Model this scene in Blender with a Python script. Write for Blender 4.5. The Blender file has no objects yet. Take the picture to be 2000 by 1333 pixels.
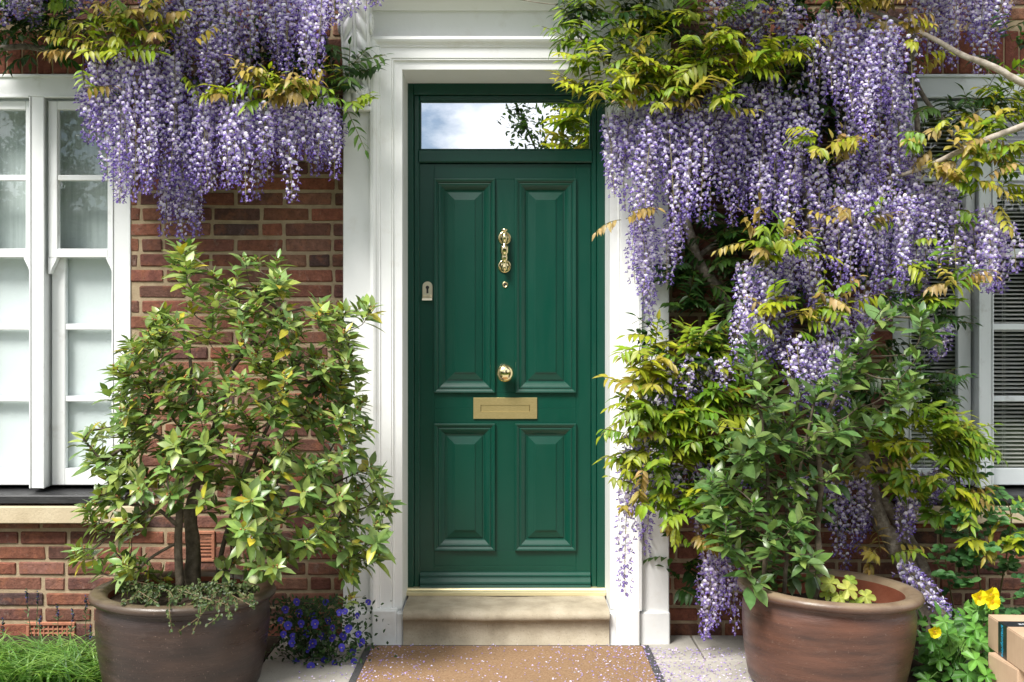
import bpy, math, random
from mathutils import Vector, Matrix, Quaternion, noise

R = random.Random(7)
PI = math.pi
scene = bpy.context.scene
COL = scene.collection

# ------------------------------------------------------------------ camera, sky, sun, exposure
F, DIST, EYE = 2200.0, 5.5, 1.433          # focal length in photo pixels, distance to brick face, eye height
cam_d = bpy.data.cameras.new("camera")
cam_d.sensor_width = 36.0
cam_d.lens = 36.0 * F / 2000.0
cam_d.clip_start = 0.1
cam_d.clip_end = 2000.0
cam = bpy.data.objects.new("camera", cam_d)
cam.location = (0, -DIST, EYE)
cam.rotation_euler = (PI / 2, 0, 0)
COL.objects.link(cam)
scene.camera = cam

SUN_TRAVEL = Vector((0.30, 0.41, -0.66)).normalized()
sun_pos = -SUN_TRAVEL
w = bpy.data.worlds.new("World")
scene.world = w
w.use_nodes = True
nt = w.node_tree
nt.nodes.clear()
n_out = nt.nodes.new("ShaderNodeOutputWorld")
n_bg = nt.nodes.new("ShaderNodeBackground")
n_bg.inputs["Strength"].default_value = 0.070
sky = nt.nodes.new("ShaderNodeTexSky")
sky.sky_type = 'NISHITA'
sky.sun_disc = False
sky.sun_elevation = math.asin(sun_pos.z)
sky.sun_rotation = math.atan2(sun_pos.x, sun_pos.y)
tc = nt.nodes.new("ShaderNodeTexCoord")
mp = nt.nodes.new("ShaderNodeMapping")
mp.inputs["Scale"].default_value = (1.0, 1.0, 2.0)
mp.inputs["Location"].default_value = (0.12676, 0.29058, -2.93126)
cn = nt.nodes.new("ShaderNodeTexNoise")
cn.inputs["Scale"].default_value = 2.6
cn.inputs["Detail"].default_value = 9.0
cn.inputs["Roughness"].default_value = 0.55
cr = nt.nodes.new("ShaderNodeValToRGB")
cr.color_ramp.elements[0].position = 0.405
cr.color_ramp.elements[1].position = 0.475
cc = nt.nodes.new("ShaderNodeValToRGB")
cc.color_ramp.elements[0].position = 0.45
cc.color_ramp.elements[0].color = (15.5, 15.6, 15.8, 1)
cc.color_ramp.elements[1].position = 0.85
cc.color_ramp.elements[1].color = (9.0, 9.3, 10.2, 1)
mx = nt.nodes.new("ShaderNodeMix")
mx.data_type = 'RGBA'
L = nt.links.new
L(tc.outputs["Generated"], mp.inputs["Vector"])
L(mp.outputs["Vector"], cn.inputs["Vector"])
L(cn.outputs["Fac"], cr.inputs["Fac"])
L(cn.outputs["Fac"], cc.inputs["Fac"])
L(cr.outputs["Color"], mx.inputs["Factor"])
L(sky.outputs["Color"], mx.inputs["A"])
L(cc.outputs["Color"], mx.inputs["B"])
L(mx.outputs["Result"], n_bg.inputs["Color"])
L(n_bg.outputs["Background"], n_out.inputs["Surface"])

sd = bpy.data.lights.new("sun", 'SUN')
sd.energy = 4.3
sd.angle = math.radians(22.0)
sd.color = (1.0, 0.97, 0.925)
sun = bpy.data.objects.new("sun", sd)
sun.rotation_euler = SUN_TRAVEL.to_track_quat('-Z', 'Y').to_euler()
COL.objects.link(sun)

vs = scene.view_settings
vs.view_transform = 'Standard'
vs.look = 'None'
vs.exposure = 0.64
vs.gamma = 1.0
vs.use_curve_mapping = False
scene.cycles.max_bounces = 8
scene.cycles.transparent_max_bounces = 12


# ------------------------------------------------------------------ helpers
def S(Y):
    return F / (DIST + Y)


def P(px, py, Y=0.0):
    """photo pixel at depth Y -> world point"""
    s = S(Y)
    return Vector(((px - 1000.0) / s, Y, EYE + (667.0 - py) / s))


def PX(px, Y=0.0):
    return (px - 1000.0) / S(Y)


def PZ(py, Y=0.0):
    return EYE + (667.0 - py) / S(Y)


def lin(r, g, b):
    def f(c):
        c /= 255.0
        return c / 12.92 if c <= 0.04045 else ((c + 0.055) / 1.055) ** 2.4
    return (f(r), f(g), f(b))


def jit(c, a=0.15, h=0.06):
    k = 1 + R.uniform(-a, a)
    return tuple(max(0.0, v * k * (1 + R.uniform(-h, h))) for v in c)


def mixc(a, b, t):
    return tuple(x * (1 - t) + y * t for x, y in zip(a, b))


def rvec():
    while True:
        v = Vector((R.uniform(-1, 1), R.uniform(-1, 1), R.uniform(-1, 1)))
        if 0.05 < v.length < 1:
            return v.normalized()


class MB:
    def __init__(self):
        self.v, self.f, self.c, self.mi = [], [], [], []

    def add(self, verts, faces, col=(1, 1, 1), mi=0):
        b = len(self.v)
        self.v.extend(tuple(p) for p in verts)
        self.f.extend(tuple(b + i for i in f) for f in faces)
        self.mi.extend([mi] * len(faces))
        if isinstance(col, list):
            self.c.extend(col)
        else:
            self.c.extend([col] * len(verts))

    def mesh(self, name, mats, smooth=False):
        m = bpy.data.meshes.new(name)
        m.from_pydata(self.v, [], self.f)
        a = m.color_attributes.new("tint", 'FLOAT_COLOR', 'POINT')
        flat = []
        for c in self.c:
            flat.extend((c[0], c[1], c[2], 1.0))
        a.data.foreach_set("color", flat)
        for mt in (mats if isinstance(mats, (list, tuple)) else [mats]):
            m.materials.append(mt)
        m.polygons.foreach_set("material_index", self.mi)
        if smooth:
            m.polygons.foreach_set("use_smooth", [True] * len(m.polygons))
        m.update()
        return m

    def build(self, name, mats, parent=None, smooth=False):
        o = bpy.data.objects.new(name, self.mesh(name, mats, smooth))
        COL.objects.link(o)
        attach(o, parent)
        return o


BASE = {}


def attach(o, parent):
    if parent is not None:
        o.parent = parent
        if parent.name in BASE:
            o.location = -BASE[parent.name]


def tag(o, label=None, cat=None, group=None, kind=None):
    if label: o["label"] = label
    if cat: o["category"] = cat
    if group: o["group"] = group
    if kind: o["kind"] = kind
    return o


def thing(name, label, cat, loc=(0, 0, 0), group=None):
    o = bpy.data.objects.new(name, None)
    o.empty_display_size = 0.1
    o.location = loc
    COL.objects.link(o)
    BASE[o.name] = Vector(loc)
    return tag(o, label, cat, group)


def box(mb, x0, x1, y0, y1, z0, z1, b=0.0, col=(1, 1, 1), mi=0, jitter=0.0):
    b = min(b, (x1 - x0) * .45, (y1 - y0) * .45, (z1 - z0) * .45)
    if b <= 0:
        v = [(x, y, z) for x in (x0, x1) for y in (y0, y1) for z in (z0, z1)]
        f = [(0, 1, 3, 2), (4, 6, 7, 5), (0, 4, 5, 1), (2, 3, 7, 6), (0, 2, 6, 4), (1, 5, 7, 3)]
        mb.add(v, f, col, mi)
        return
    X, Y, Z = (x0, x1), (y0, y1), (z0, z1)
    v, idx = [], {}
    for i in (0, 1):
        for j in (0, 1):
            for k in (0, 1):
                sx, sy, sz = (b if i == 0 else -b), (b if j == 0 else -b), (b if k == 0 else -b)
                for a, p in enumerate(((X[i], Y[j] + sy, Z[k] + sz), (X[i] + sx, Y[j], Z[k] + sz), (X[i] + sx, Y[j] + sy, Z[k]))):
                    idx[(i, j, k, a)] = len(v)
                    if jitter:
                        p = tuple(q + R.uniform(-jitter, jitter) for q in p)
                    v.append(p)
    g = lambda i, j, k, a: idx[(i, j, k, a)]
    f = []
    for s in (0, 1):
        q = [g(s, 0, 0, 0), g(s, 1, 0, 0), g(s, 1, 1, 0), g(s, 0, 1, 0)]
        f.append(tuple(q if s else q[::-1]))
        q = [g(0, s, 0, 1), g(1, s, 0, 1), g(1, s, 1, 1), g(0, s, 1, 1)]
        f.append(tuple(q[::-1] if s else q))
        q = [g(0, 0, s, 2), g(1, 0, s, 2), g(1, 1, s, 2), g(0, 1, s, 2)]
        f.append(tuple(q if s else q[::-1]))
    for i in (0, 1):
        for j in (0, 1):
            q = [g(i, j, 0, 0), g(i, j, 1, 0), g(i, j, 1, 1), g(i, j, 0, 1)]
            f.append(tuple(q if (i + j) % 2 else q[::-1]))
            q = [g(i, 0, j, 0), g(i, 1, j, 0), g(i, 1, j, 2), g(i, 0, j, 2)]
            f.append(tuple(q[::-1] if (i + j) % 2 else q))
            q = [g(0, i, j, 1), g(1, i, j, 1), g(1, i, j, 2), g(0, i, j, 2)]
            f.append(tuple(q if (i + j) % 2 else q[::-1]))
            for k in (0, 1):
                q = [g(i, j, k, 0), g(i, j, k, 1), g(i, j, k, 2)]
                f.append(tuple(q if (i + j + k) % 2 else q[::-1]))
    mb.add(v, f, col, mi)


def tube(mb, pts, rads, n=7, col=(1, 1, 1), mi=0, rough=0.0, cap=True):
    pts = [Vector(p) for p in pts]
    if not isinstance(rads, (list, tuple)):
        rads = [rads] * len(pts)
    v, f = [], []
    t0 = (pts[1] - pts[0]).normalized()
    up = Vector((0, 0, 1)) if abs(t0.z) < 0.9 else Vector((1, 0, 0))
    nrm = t0.cross(up).normalized()
    for i, p in enumerate(pts):
        t = (pts[min(i + 1, len(pts) - 1)] - pts[max(i - 1, 0)])
        t = t.normalized() if t.length > 1e-9 else t0
        nrm = (nrm - t * nrm.dot(t))
        nrm = nrm.normalized() if nrm.length > 1e-6 else t.orthogonal().normalized()
        bi = t.cross(nrm)
        for k in range(n):
            a = 2 * PI * k / n
            d = nrm * math.cos(a) + bi * math.sin(a)
            r = rads[i]
            if rough:
                r *= 1 + rough * noise.noise((p + d * 0.05) * 22)
            v.append(p + d * r)
    for i in range(len(pts) - 1):
        for k in range(n):
            a, b = i * n + k, i * n + (k + 1) % n
            f.append((a, b, b + n, a + n))
    if cap:
        f.append(tuple(range(n))[::-1])
        f.append(tuple(range((len(pts) - 1) * n, len(pts) * n)))
    mb.add(v, f, col, mi)


def smooth_pts(pts, rads, k=5):
    """Catmull-Rom through the points"""
    pts = [Vector(p) for p in pts]
    q = [pts[0] * 2 - pts[1]] + pts + [pts[-1] * 2 - pts[-2]]
    rr = [rads[0]] + list(rads) + [rads[-1]]
    op, orr = [], []
    for i in range(1, len(q) - 2):
        for j in range(k):
            t = j / k
            p0, p1, p2, p3 = q[i - 1], q[i], q[i + 1], q[i + 2]
            op.append(0.5 * ((2 * p1) + (p2 - p0) * t + (2 * p0 - 5 * p1 + 4 * p2 - p3) * t * t + (3 * p1 - p0 - 3 * p2 + p3) * t ** 3))
            orr.append(rr[i] * (1 - t) + rr[i + 1] * t)
    op.append(pts[-1]); orr.append(rads[-1])
    return op, orr


def lathe(mb, c, prof, n=48, col=(1, 1, 1), mi=0, axis='Z', rot=None):
    """prof: (radius, height) list; axis Z or -Y (turned knob pointing at the street)"""
    v, f = [], []
    for r, h in prof:
        for k in range(n):
            a = 2 * PI * k / n
            if axis == 'Z':
                p = Vector((r * math.cos(a), r * math.sin(a), h))
            else:
                p = Vector((r * math.cos(a), -h, r * math.sin(a)))
            if rot is not None:
                p = rot @ p
            v.append(Vector(c) + p)
    for i in range(len(prof) - 1):
        for k in range(n):
            a, b = i * n + k, i * n + (k + 1) % n
            f.append((a, b, b + n, a + n))
    mb.add(v, f, col, mi)


def rect_rings(mb, x0, x1, z0, z1, y, prof, col=(1, 1, 1), close=True, bot=None):
    """mitred rectangular moulding: prof is (inset, outward) list, outward = towards -Y"""
    v, f = [], []
    for d, h in prof:
        v += [(x0 + d, y - h, z0 + d), (x1 - d, y - h, z0 + d), (x1 - d, y - h, z1 - d), (x0 + d, y - h, z1 - d)]
    for i in range(len(prof) - 1):
        for k in range(4):
            a, b = i * 4 + k, i * 4 + (k + 1) % 4
            f.append((a, b, b + 4, a + 4))
    if close:
        e = (len(prof) - 1) * 4
        f.append((e, e + 1, e + 2, e + 3))
    mb.add(v, f, col)


def sphere(mb, c, r, col=(1, 1, 1), nu=8, nv=5, sq=(1, 1, 1)):
    prof = []
    v, f = [], []
    for i in range(nv + 1):
        th = PI * i / nv
        for k in range(nu):
            a = 2 * PI * k / nu
            v.append((c[0] + r * sq[0] * math.sin(th) * math.cos(a), c[1] + r * sq[1] * math.sin(th) * math.sin(a), c[2] + r * sq[2] * math.cos(th)))
    for i in range(nv):
        for k in range(nu):
            a, b = i * nu + k, i * nu + (k + 1) % nu
            f.append((a, a + nu, b + nu, b))
    mb.add(v, f, col)


LEAF_ST = [(0.0, 0.0), (0.2, 0.62), (0.45, 1.0), (0.72, 0.72), (1.0, 0.0)]


def leaf(mb, p, d, up, ln, wd, col, fold=0.25, curl=0.15, st=LEAF_ST, col2=None):
    """one leaf: base p, direction d, face normal up, folded along its midrib and curling down at the tip"""
    d = d.normalized()
    side = d.cross(up)
    side = side.normalized() if side.length > 1e-5 else d.orthogonal().normalized()
    nrm = side.cross(d).normalized()
    v, f, c = [], [], []
    prev = None
    for t, wv in st:
        q = p + d * (ln * t) - nrm * (curl * ln * t * t)
        cc_ = col if col2 is None else mixc(col, col2, t)
        if wv == 0:
            v.append(q); c.append(cc_)
            cur = [len(v) - 1]
        else:
            h = wd * 0.5 * wv
            lift = nrm * (h * fold)
            v += [q - side * h + lift, q, q + side * h + lift]
            c += [mixc(cc_, (0, 0, 0), 0.04), tuple(x * 1.12 for x in cc_), cc_]
            cur = [len(v) - 3, len(v) - 2, len(v) - 1]
        if prev is not None:
            if len(prev) == 1 and len(cur) == 3:
                f += [(prev[0], cur[1], cur[0]), (prev[0], cur[2], cur[1])]
            elif len(prev) == 3 and len(cur) == 3:
                f += [(prev[0], prev[1], cur[1], cur[0]), (prev[1], prev[2], cur[2], cur[1])]
            elif len(prev) == 3:
                f += [(prev[0], prev[1], cur[0]), (prev[1], prev[2], cur[0])]
        prev = cur
    mb.add(v, f, c)


def in_poly(x, y, poly):
    ins = False
    j = len(poly) - 1
    for i in range(len(poly)):
        xi, yi = poly[i]; xj, yj = poly[j]
        if (yi > y) != (yj > y) and x < (xj - xi) * (y - yi) / (yj - yi) + xi:
            ins = not ins
        j = i
    return ins


# ------------------------------------------------------------------ materials
def mat(name):
    m = bpy.data.materials.new(name)
    m.use_nodes = True
    nt = m.node_tree
    b = nt.nodes["Principled BSDF"]
    return m, nt, b


def N(nt, t, **kw):
    n = nt.nodes.new(t)
    for k, v in kw.items():
        if k in n.inputs:
            n.inputs[k].default_value = v
        else:
            setattr(n, k, v)
    return n


def obj_coord(nt, scale=(1, 1, 1)):
    g = N(nt, "ShaderNodeNewGeometry")
    mp = N(nt, "ShaderNodeMapping")
    mp.inputs["Scale"].default_value = scale
    nt.links.new(g.outputs["Position"], mp.inputs["Vector"])
    return mp.outputs["Vector"]


def noise_n(nt, vec, scale, detail=4, rough=0.55):
    n = N(nt, "ShaderNodeTexNoise")
    n.inputs["Scale"].default_value = scale
    n.inputs["Detail"].default_value = detail
    n.inputs["Roughness"].default_value = rough
    nt.links.new(vec, n.inputs["Vector"])
    return n.outputs["Fac"]


def ramp(nt, fac, stops):
    r = N(nt, "ShaderNodeValToRGB")
    e = r.color_ramp.elements
    while len(e) < len(stops):
        e.new(0.5)
    for el, (p, c) in zip(e, stops):
        el.position = p
        el.color = (c[0], c[1], c[2], 1)
    nt.links.new(fac, r.inputs["Fac"])
    return r.outputs["Color"]


def mixn(nt, fac, a, b, mode='MIX'):
    m = N(nt, "ShaderNodeMix", data_type='RGBA', blend_type=mode)
    for sock, val in (("Factor", fac), ("A", a), ("B", b)):
        s = [i for i in m.inputs if i.name == sock and (i.type == 'RGBA' if sock != "Factor" else i.type == 'VALUE')][0]
        if hasattr(val, "is_output"):
            nt.links.new(val, s)
        elif sock == "Factor":
            s.default_value = val
        else:
            s.default_value = (val[0], val[1], val[2], 1)
    return [o for o in m.outputs if o.type == 'RGBA'][0]


def bump(nt, b, h, strength=0.3, dist=0.005):
    n = N(nt, "ShaderNodeBump")
    n.inputs["Strength"].default_value = strength
    n.inputs["Distance"].default_value = dist
    nt.links.new(h, n.inputs["Height"])
    nt.links.new(n.outputs["Normal"], b.inputs["Normal"])
    return n


def tint_attr(nt):
    a = N(nt, "ShaderNodeAttribute")
    a.attribute_name = "tint"
    return a.outputs["Color"]


def paint(name, c1, c2, rough=0.45, scale=6, bscale=90, bstr=0.12, spec=0.5, stain=None, stretch=(1, 1, 1)):
    m, nt, b = mat(name)
    v = obj_coord(nt, stretch)
    col = ramp(nt, noise_n(nt, v, scale, 6), [(0.35, c1), (0.7, c2)])
    if stain:
        st = ramp(nt, noise_n(nt, v, scale * 3.1, 8, 0.65), [(0.56, (0, 0, 0)), (0.72, (1, 1, 1))])
        col = mixn(nt, st, col, stain)
    nt.links.new(col, b.inputs["Base Color"])
    b.inputs["Roughness"].default_value = rough
    b.inputs["Specular IOR Level"].default_value = spec
    bump(nt, b, noise_n(nt, v, bscale, 3), bstr, 0.003)
    return m


def leafy(name, rough=0.38, trans=0.25, spec=0.5, gain=1.0, tcol=(1.3, 1.35, 0.7)):
    m, nt, b = mat(name)
    col = tint_attr(nt)
    v = obj_coord(nt)
    k = ramp(nt, noise_n(nt, v, 45, 3), [(0.3, (0.78 * gain,) * 3), (0.7, (1.15 * gain,) * 3)])
    c = mixn(nt, 1.0, col, k, 'MULTIPLY')
    nt.links.new(c, b.inputs["Base Color"])
    b.inputs["Roughness"].default_value = rough
    b.inputs["Specular IOR Level"].default_value = spec
    tr = N(nt, "ShaderNodeBsdfTranslucent")
    nt.links.new(mixn(nt, 1.0, c, tcol, 'MULTIPLY'), tr.inputs["Color"])
    ms = N(nt, "ShaderNodeMixShader")
    ms.inputs["Fac"].default_value = trans
    nt.links.new(b.outputs[0], ms.inputs[1])
    nt.links.new(tr.outputs[0], ms.inputs[2])
    nt.links.new(ms.outputs[0], nt.nodes["Material Output"].inputs["Surface"])
    return m


M = {}
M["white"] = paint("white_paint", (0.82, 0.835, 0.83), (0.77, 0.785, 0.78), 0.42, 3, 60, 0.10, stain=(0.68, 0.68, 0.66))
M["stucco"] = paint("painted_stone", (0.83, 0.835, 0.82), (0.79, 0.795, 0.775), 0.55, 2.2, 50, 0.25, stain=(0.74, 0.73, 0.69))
M["shaded_white"] = paint("shaded_white_paint", (0.66, 0.70, 0.71), (0.60, 0.64, 0.65), 0.45, 3, 60, 0.10, stain=(0.45, 0.46, 0.45))  # same white paint, darkened to carry the shade on the right window
M["green"] = paint("green_gloss_paint", (0.0001, 0.049, 0.030), (0.0001, 0.042, 0.026), 0.38, 1.5, 350, 0.10, 0.28)
_b = M["green"].node_tree.nodes["Principled BSDF"]
_nt = M["green"].node_tree
_nt.links.new(ramp(_nt, noise_n(_nt, obj_coord(_nt, (3, 3, .6)), 7, 7, .7), [(.3, (.30,) * 3), (.7, (.48,) * 3)]), _b.inputs["Roughness"])
_b.inputs["Coat Weight"].default_value = 0.32
_b.inputs["Coat Roughness"].default_value = 0.22
_b.inputs["Coat IOR"].default_value = 1.5
M["brass"], nt, b = mat("polished_brass")
b.inputs["Base Color"].default_value = (0.86, 0.72, 0.40, 1); b.inputs["Metallic"].default_value = 1; b.inputs["Roughness"].default_value = 0.12
M["satin_brass"], nt, b = mat("satin_brass")
v = obj_coord(nt, (4, 1, 60))
nt.links.new(ramp(nt, noise_n(nt, v, 20, 5), [(0.3, (0.50, 0.39, 0.17)), (0.7, (0.66, 0.53, 0.26))]), b.inputs["Base Color"])
b.inputs["Metallic"].default_value = 0.9; b.inputs["Roughness"].default_value = 0.42
M["dark_fill"], nt, b = mat("dark_hole"); b.inputs["Base Color"].default_value = (0.012, 0.011, 0.01, 1); b.inputs["Roughness"].default_value = 0.6  # near-black colour for the shade inside keyhole and vents, also the spyhole lens
M["threshold"], nt, b = mat("brass_threshold"); b.inputs["Base Color"].default_value = (0.88, 0.78, 0.48, 1); b.inputs["Metallic"].default_value = 0.6; b.inputs["Roughness"].default_value = 0.35

# brick
m, nt, b = mat("old_brick"); M["brick"] = m
v = obj_coord(nt)
k = ramp(nt, noise_n(nt, v, 26, 8, 0.7), [(0.22, (0.50,) * 3), (0.5, (1.0,) * 3), (0.78, (1.65,) * 3)])
c = mixn(nt, 1.0, tint_attr(nt), k, 'MULTIPLY')
og = ramp(nt, noise_n(nt, v, 11, 6, 0.7), [(0.50, (0, 0, 0)), (0.68, (0.6,) * 3)])
c = mixn(nt, og, c, (0.34, 0.135, 0.07))
sp = ramp(nt, noise_n(nt, v, 75, 7, 0.75), [(0.55, (0, 0, 0)), (0.70, (0.9, 0.9, 0.9))])
c = mixn(nt, sp, c, (0.042, 0.03, 0.027))
wh = ramp(nt, noise_n(nt, obj_coord(nt, (1, 1, .6)), 9, 10, 0.78), [(0.575, (0, 0, 0)), (0.75, (0.75, 0.75, 0.75))])
c = mixn(nt, wh, c, (0.40, 0.33, 0.27))
nt.links.new(c, b.inputs["Base Color"]); b.inputs["Roughness"].default_value = 0.9; b.inputs["Specular IOR Level"].default_value = 0.2
bump(nt, b, noise_n(nt, v, 55, 9, 0.75), 1.0, 0.008)
m, nt, b = mat("lime_mortar"); M["mortar"] = m
v = obj_coord(nt)
nt.links.new(ramp(nt, noise_n(nt, v, 14, 8, 0.7), [(0.3, (0.27, 0.20, 0.125)), (0.7, (0.45, 0.355, 0.235))]), b.inputs["Base Color"])
b.inputs["Roughness"].default_value = 0.95; b.inputs["Specular IOR Level"].default_value = 0.1
bump(nt, b, noise_n(nt, v, 140, 5), 0.6, 0.004)

def stone(name, c1, c2, c3, scale=7, rough=0.85):
    m, nt, b = mat(name)
    v = obj_coord(nt)
    c = ramp(nt, noise_n(nt, v, scale, 8, 0.62), [(0.28, c1), (0.5, c2), (0.74, c3)])
    sp = ramp(nt, noise_n(nt, v, 160, 4, 0.6), [(0.62, (0, 0, 0)), (0.72, (1, 1, 1))])
    c = mixn(nt, sp, c, tuple(x * 0.55 for x in c1))
    nt.links.new(c, b.inputs["Base Color"]); b.inputs["Roughness"].default_value = rough
    b.inputs["Specular IOR Level"].default_value = 0.25
    bump(nt, b, noise_n(nt, v, 85, 8, 0.7), 0.5, 0.005)
    return m

M["step"] = stone("sandstone_step", (0.27, 0.23, 0.165), (0.39, 0.335, 0.245), (0.49, 0.43, 0.33), 8)
M["sill"] = stone("sandstone_sill", (0.42, 0.34, 0.22), (0.52, 0.43, 0.29), (0.58, 0.49, 0.34), 5)
M["paving"] = stone("york_stone", (0.27, 0.25, 0.215), (0.40, 0.375, 0.33), (0.47, 0.445, 0.40), 4)
M["soil"] = stone("soil", (0.016, 0.011, 0.007), (0.035, 0.024, 0.015), (0.06, 0.043, 0.028), 30, 1.0)
M["lawn"] = stone("lawn", (0.03, 0.055, 0.012), (0.05, 0.085, 0.02), (0.07, 0.11, 0.03), 3, 1.0)
M["terracotta"] = stone("terracotta", (0.30, 0.12, 0.07), (0.40, 0.17, 0.10), (0.46, 0.22, 0.14), 20)
M["black_sill"] = paint("black_paint", (0.012, 0.012, 0.013), (0.03, 0.03, 0.031), 0.5, 12, 60, 0.5, stretch=(1, 1, 9))
M["bark"] = stone("wisteria_bark", (0.07, 0.055, 0.045), (0.20, 0.165, 0.13), (0.46, 0.42, 0.36), 26)
M["twig"] = stone("bay_bark", (0.045, 0.035, 0.025), (0.10, 0.08, 0.055), (0.17, 0.14, 0.105), 30)

def pot_mat(name, c1, c2, c3, lichen):
    m, nt, b = mat(name)
    v = obj_coord(nt, (1, 1, 7))
    c = ramp(nt, noise_n(nt, v, 3.2, 7, 0.6), [(0.3, c1), (0.52, c2), (0.72, c3)])
    v2 = obj_coord(nt)
    sp = ramp(nt, noise_n(nt, v2, 120, 2, 0.5), [(0.67, (0, 0, 0)), (0.75, (0.45,) * 3)])
    c = mixn(nt, sp, c, (0.26, 0.18, 0.14))
    bl = ramp(nt, noise_n(nt, obj_coord(nt, (1, 1, 2.2)), 5.5, 9, 0.72), [(0.55, (0, 0, 0)), (0.80, (0.30,) * 3)])
    c = mixn(nt, bl, c, (0.17, 0.125, 0.105))
    c = mixn(nt, mixn(nt, 1.0, tint_attr(nt), ramp(nt, noise_n(nt, v2, 9, 6), [(0.3, (0.35,) * 3), (0.6, (1,) * 3)]), 'MULTIPLY'), c, lichen)
    nt.links.new(c, b.inputs["Base Color"])
    nt.links.new(ramp(nt, noise_n(nt, v, 6, 4), [(0.3, (0.24,) * 3), (0.7, (0.48,) * 3)]), b.inputs["Roughness"])
    bump(nt, b, noise_n(nt, v, 26, 6, 0.6), 0.25, 0.005)
    return m

M["pot_brown"] = pot_mat("brown_glazed_clay", (0.020, 0.013, 0.011), (0.034, 0.020, 0.016), (0.052, 0.030, 0.022), (0.125, 0.095, 0.058))
M["pot_red"] = pot_mat("red_glazed_clay", (0.046, 0.024, 0.019), (0.090, 0.041, 0.028), (0.130, 0.057, 0.037), (0.24, 0.18, 0.115))
M["pot_inside"] = stone("raw_terracotta", (0.15, 0.045, 0.024), (0.22, 0.066, 0.034), (0.26, 0.09, 0.05), 6)

M["wleaf"] = leafy("wisteria_leaf", 0.42, 0.34, 0.4)
M["bay"] = leafy("bay_leaf", 0.33, 0.18, 0.55)
M["grass"] = leafy("grass_blade", 0.4, 0.35, 0.4)
M["herb"] = leafy("soft_leaf", 0.45, 0.28, 0.4)
M["petal"] = leafy("lilac_petal", 0.6, 0.28, 0.2, 1.0, (1.1, 1.05, 1.15))
nt = M["petal"].node_tree
M["stalk"] = leafy("green_stem", 0.5, 0.0, 0.4)

# ------------------------------------------------------------------ ground
gm = MB()
box(gm, -400, 400, -400, 400, -0.30, -0.035)
tag(gm.build("ground", M["lawn"]), kind="structure")
gm = MB()
box(gm, -6, -1.12, -0.80, -0.002, -0.034, -0.006); box(gm, 1.28, 6, -0.80, -0.002, -0.034, -0.006)
tag(gm.build("soil", M["soil"]), kind="structure")
gm = MB()
for row, (y0, y1) in enumerate([(-0.44, -0.003), (-1.0, -0.44), (-1.6, -1.0), (-2.2, -1.6), (-2.9, -2.2), (-3.6, -2.9)]):
    x = -1.115 if row == 0 else -4.6 + 0.23 * (row % 2)
    if row == 1: x = -1.115
    end = 1.275 if row < 2 else 4.6
    while x < end - 0.05:
        ln_ = min(R.uniform(0.62, 0.9), end - x)
        if end - x - ln_ < 0.25: ln_ = end - x
        kc = R.uniform(0.85, 1.1)
        box(gm, x + .004, x + ln_ - .004, y0 + .004, y1 - .004, -0.034, 0.0 + R.uniform(-.002, 0), 0.004)
        x += ln_
tag(gm.build("path", M["paving"]), kind="structure")

# ------------------------------------------------------------------ house
house = thing("brick_house", "red brick house front with white sash windows and a dark green panelled door", "house", (0, 0, 0))

AX = PX(988.5, -0.15)                      # door axis
BR = [((0.215, 0.086, 0.056), 4), ((0.175, 0.070, 0.050), 4), ((0.115, 0.058, 0.048), 4), ((0.27, 0.10, 0.058), 3), ((0.075, 0.050, 0.046), 3), ((0.25, 0.125, 0.088), 3), ((0.145, 0.072, 0.056), 4)]
BRL = [c for c, n in BR for _ in range(n)]
WX0, WX1 = PX(255, 0), PX(1745, 0)          # inner edges of the two windows
WT, WB = PZ(146, 0), PZ(985, 0)             # window head and underside of timber sill
DX0, DX1 = PX(700, 0), PX(1280, 0)          # brick stops behind the pilasters
WALL_L, WALL_R, WALL_T = -4.2, 4.2, 3.6
WIN_L, WIN_R = PX(-115, 0), PX(2115, 0)

def free(x0, x1, z0, z1):
    """list of x spans of a brick left after the openings"""
    out = [(x0, x1)]
    cuts = []
    if z1 > PZ(1020) and z0 < WT + 0.002 and True:
        if z0 + 0.03 < WT and z1 - 0.03 > WB - 0.0:
            cuts += [(WIN_L, WX0), (WX1, WIN_R)]
    if z0 < WALL_T:
        if z1 < 3.35: cuts += [(DX0, DX1)]
    for a, b2 in cuts:
        nx = []
        for p, q in out:
            if q <= a or p >= b2: nx.append((p, q)); continue
            if p < a: nx.append((p, a))
            if q > b2: nx.append((b2, q))
        out = nx
    return [(p, q) for p, q in out if q - p > 0.03]

wm = MB()
COURSE = 0.0752
ARCH0, ARCH1 = WT + 0.004, WT + 0.225       # soldier course over each window
z = -0.06
row = 0
z_off = PZ(1093, 0) % COURSE
z = z_off - COURSE * 2
while z < WALL_T:
    x = WALL_L - (0.12 if row % 2 else 0.0) + R.uniform(-.006, .006) + 0.028
    while x < WALL_R:
        bl = 0.2375 if R.random() > 0.2 else 0.113
        for p, q in free(x, x + bl - 0.0155, z, z + COURSE - 0.0165):
            inarch = z + COURSE > ARCH0 and z < ARCH1 - 0.02
            spans = [(p, q)]
            if inarch:
                spans = []
                for a0, a1 in ((p, q),):
                    for lo, hi in ((WALL_L, WIN_L - .06), (WX0 + .062, WX1 - .062), (WIN_R + .06, WALL_R)):
                        s0, s1 = max(a0, lo), min(a1, hi)
                        if s1 - s0 > 0.03: spans.append((s0, s1))
            for s0, s1 in spans:
                d = R.uniform(-0.0025, 0.0025)
                box(wm, s0, s1, 0.0 + d, 0.06, z + R.uniform(-.0012, .0012), z + COURSE - 0.0165 + R.uniform(-.0012, .0012), 0.005, jit(mixc(R.choice(BRL), (0.20, 0.088, 0.060), R.random() * .55), 0.16, 0.05), 0, 0.0024)
        x += bl + 0.0
    z += COURSE
    row += 1
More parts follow.
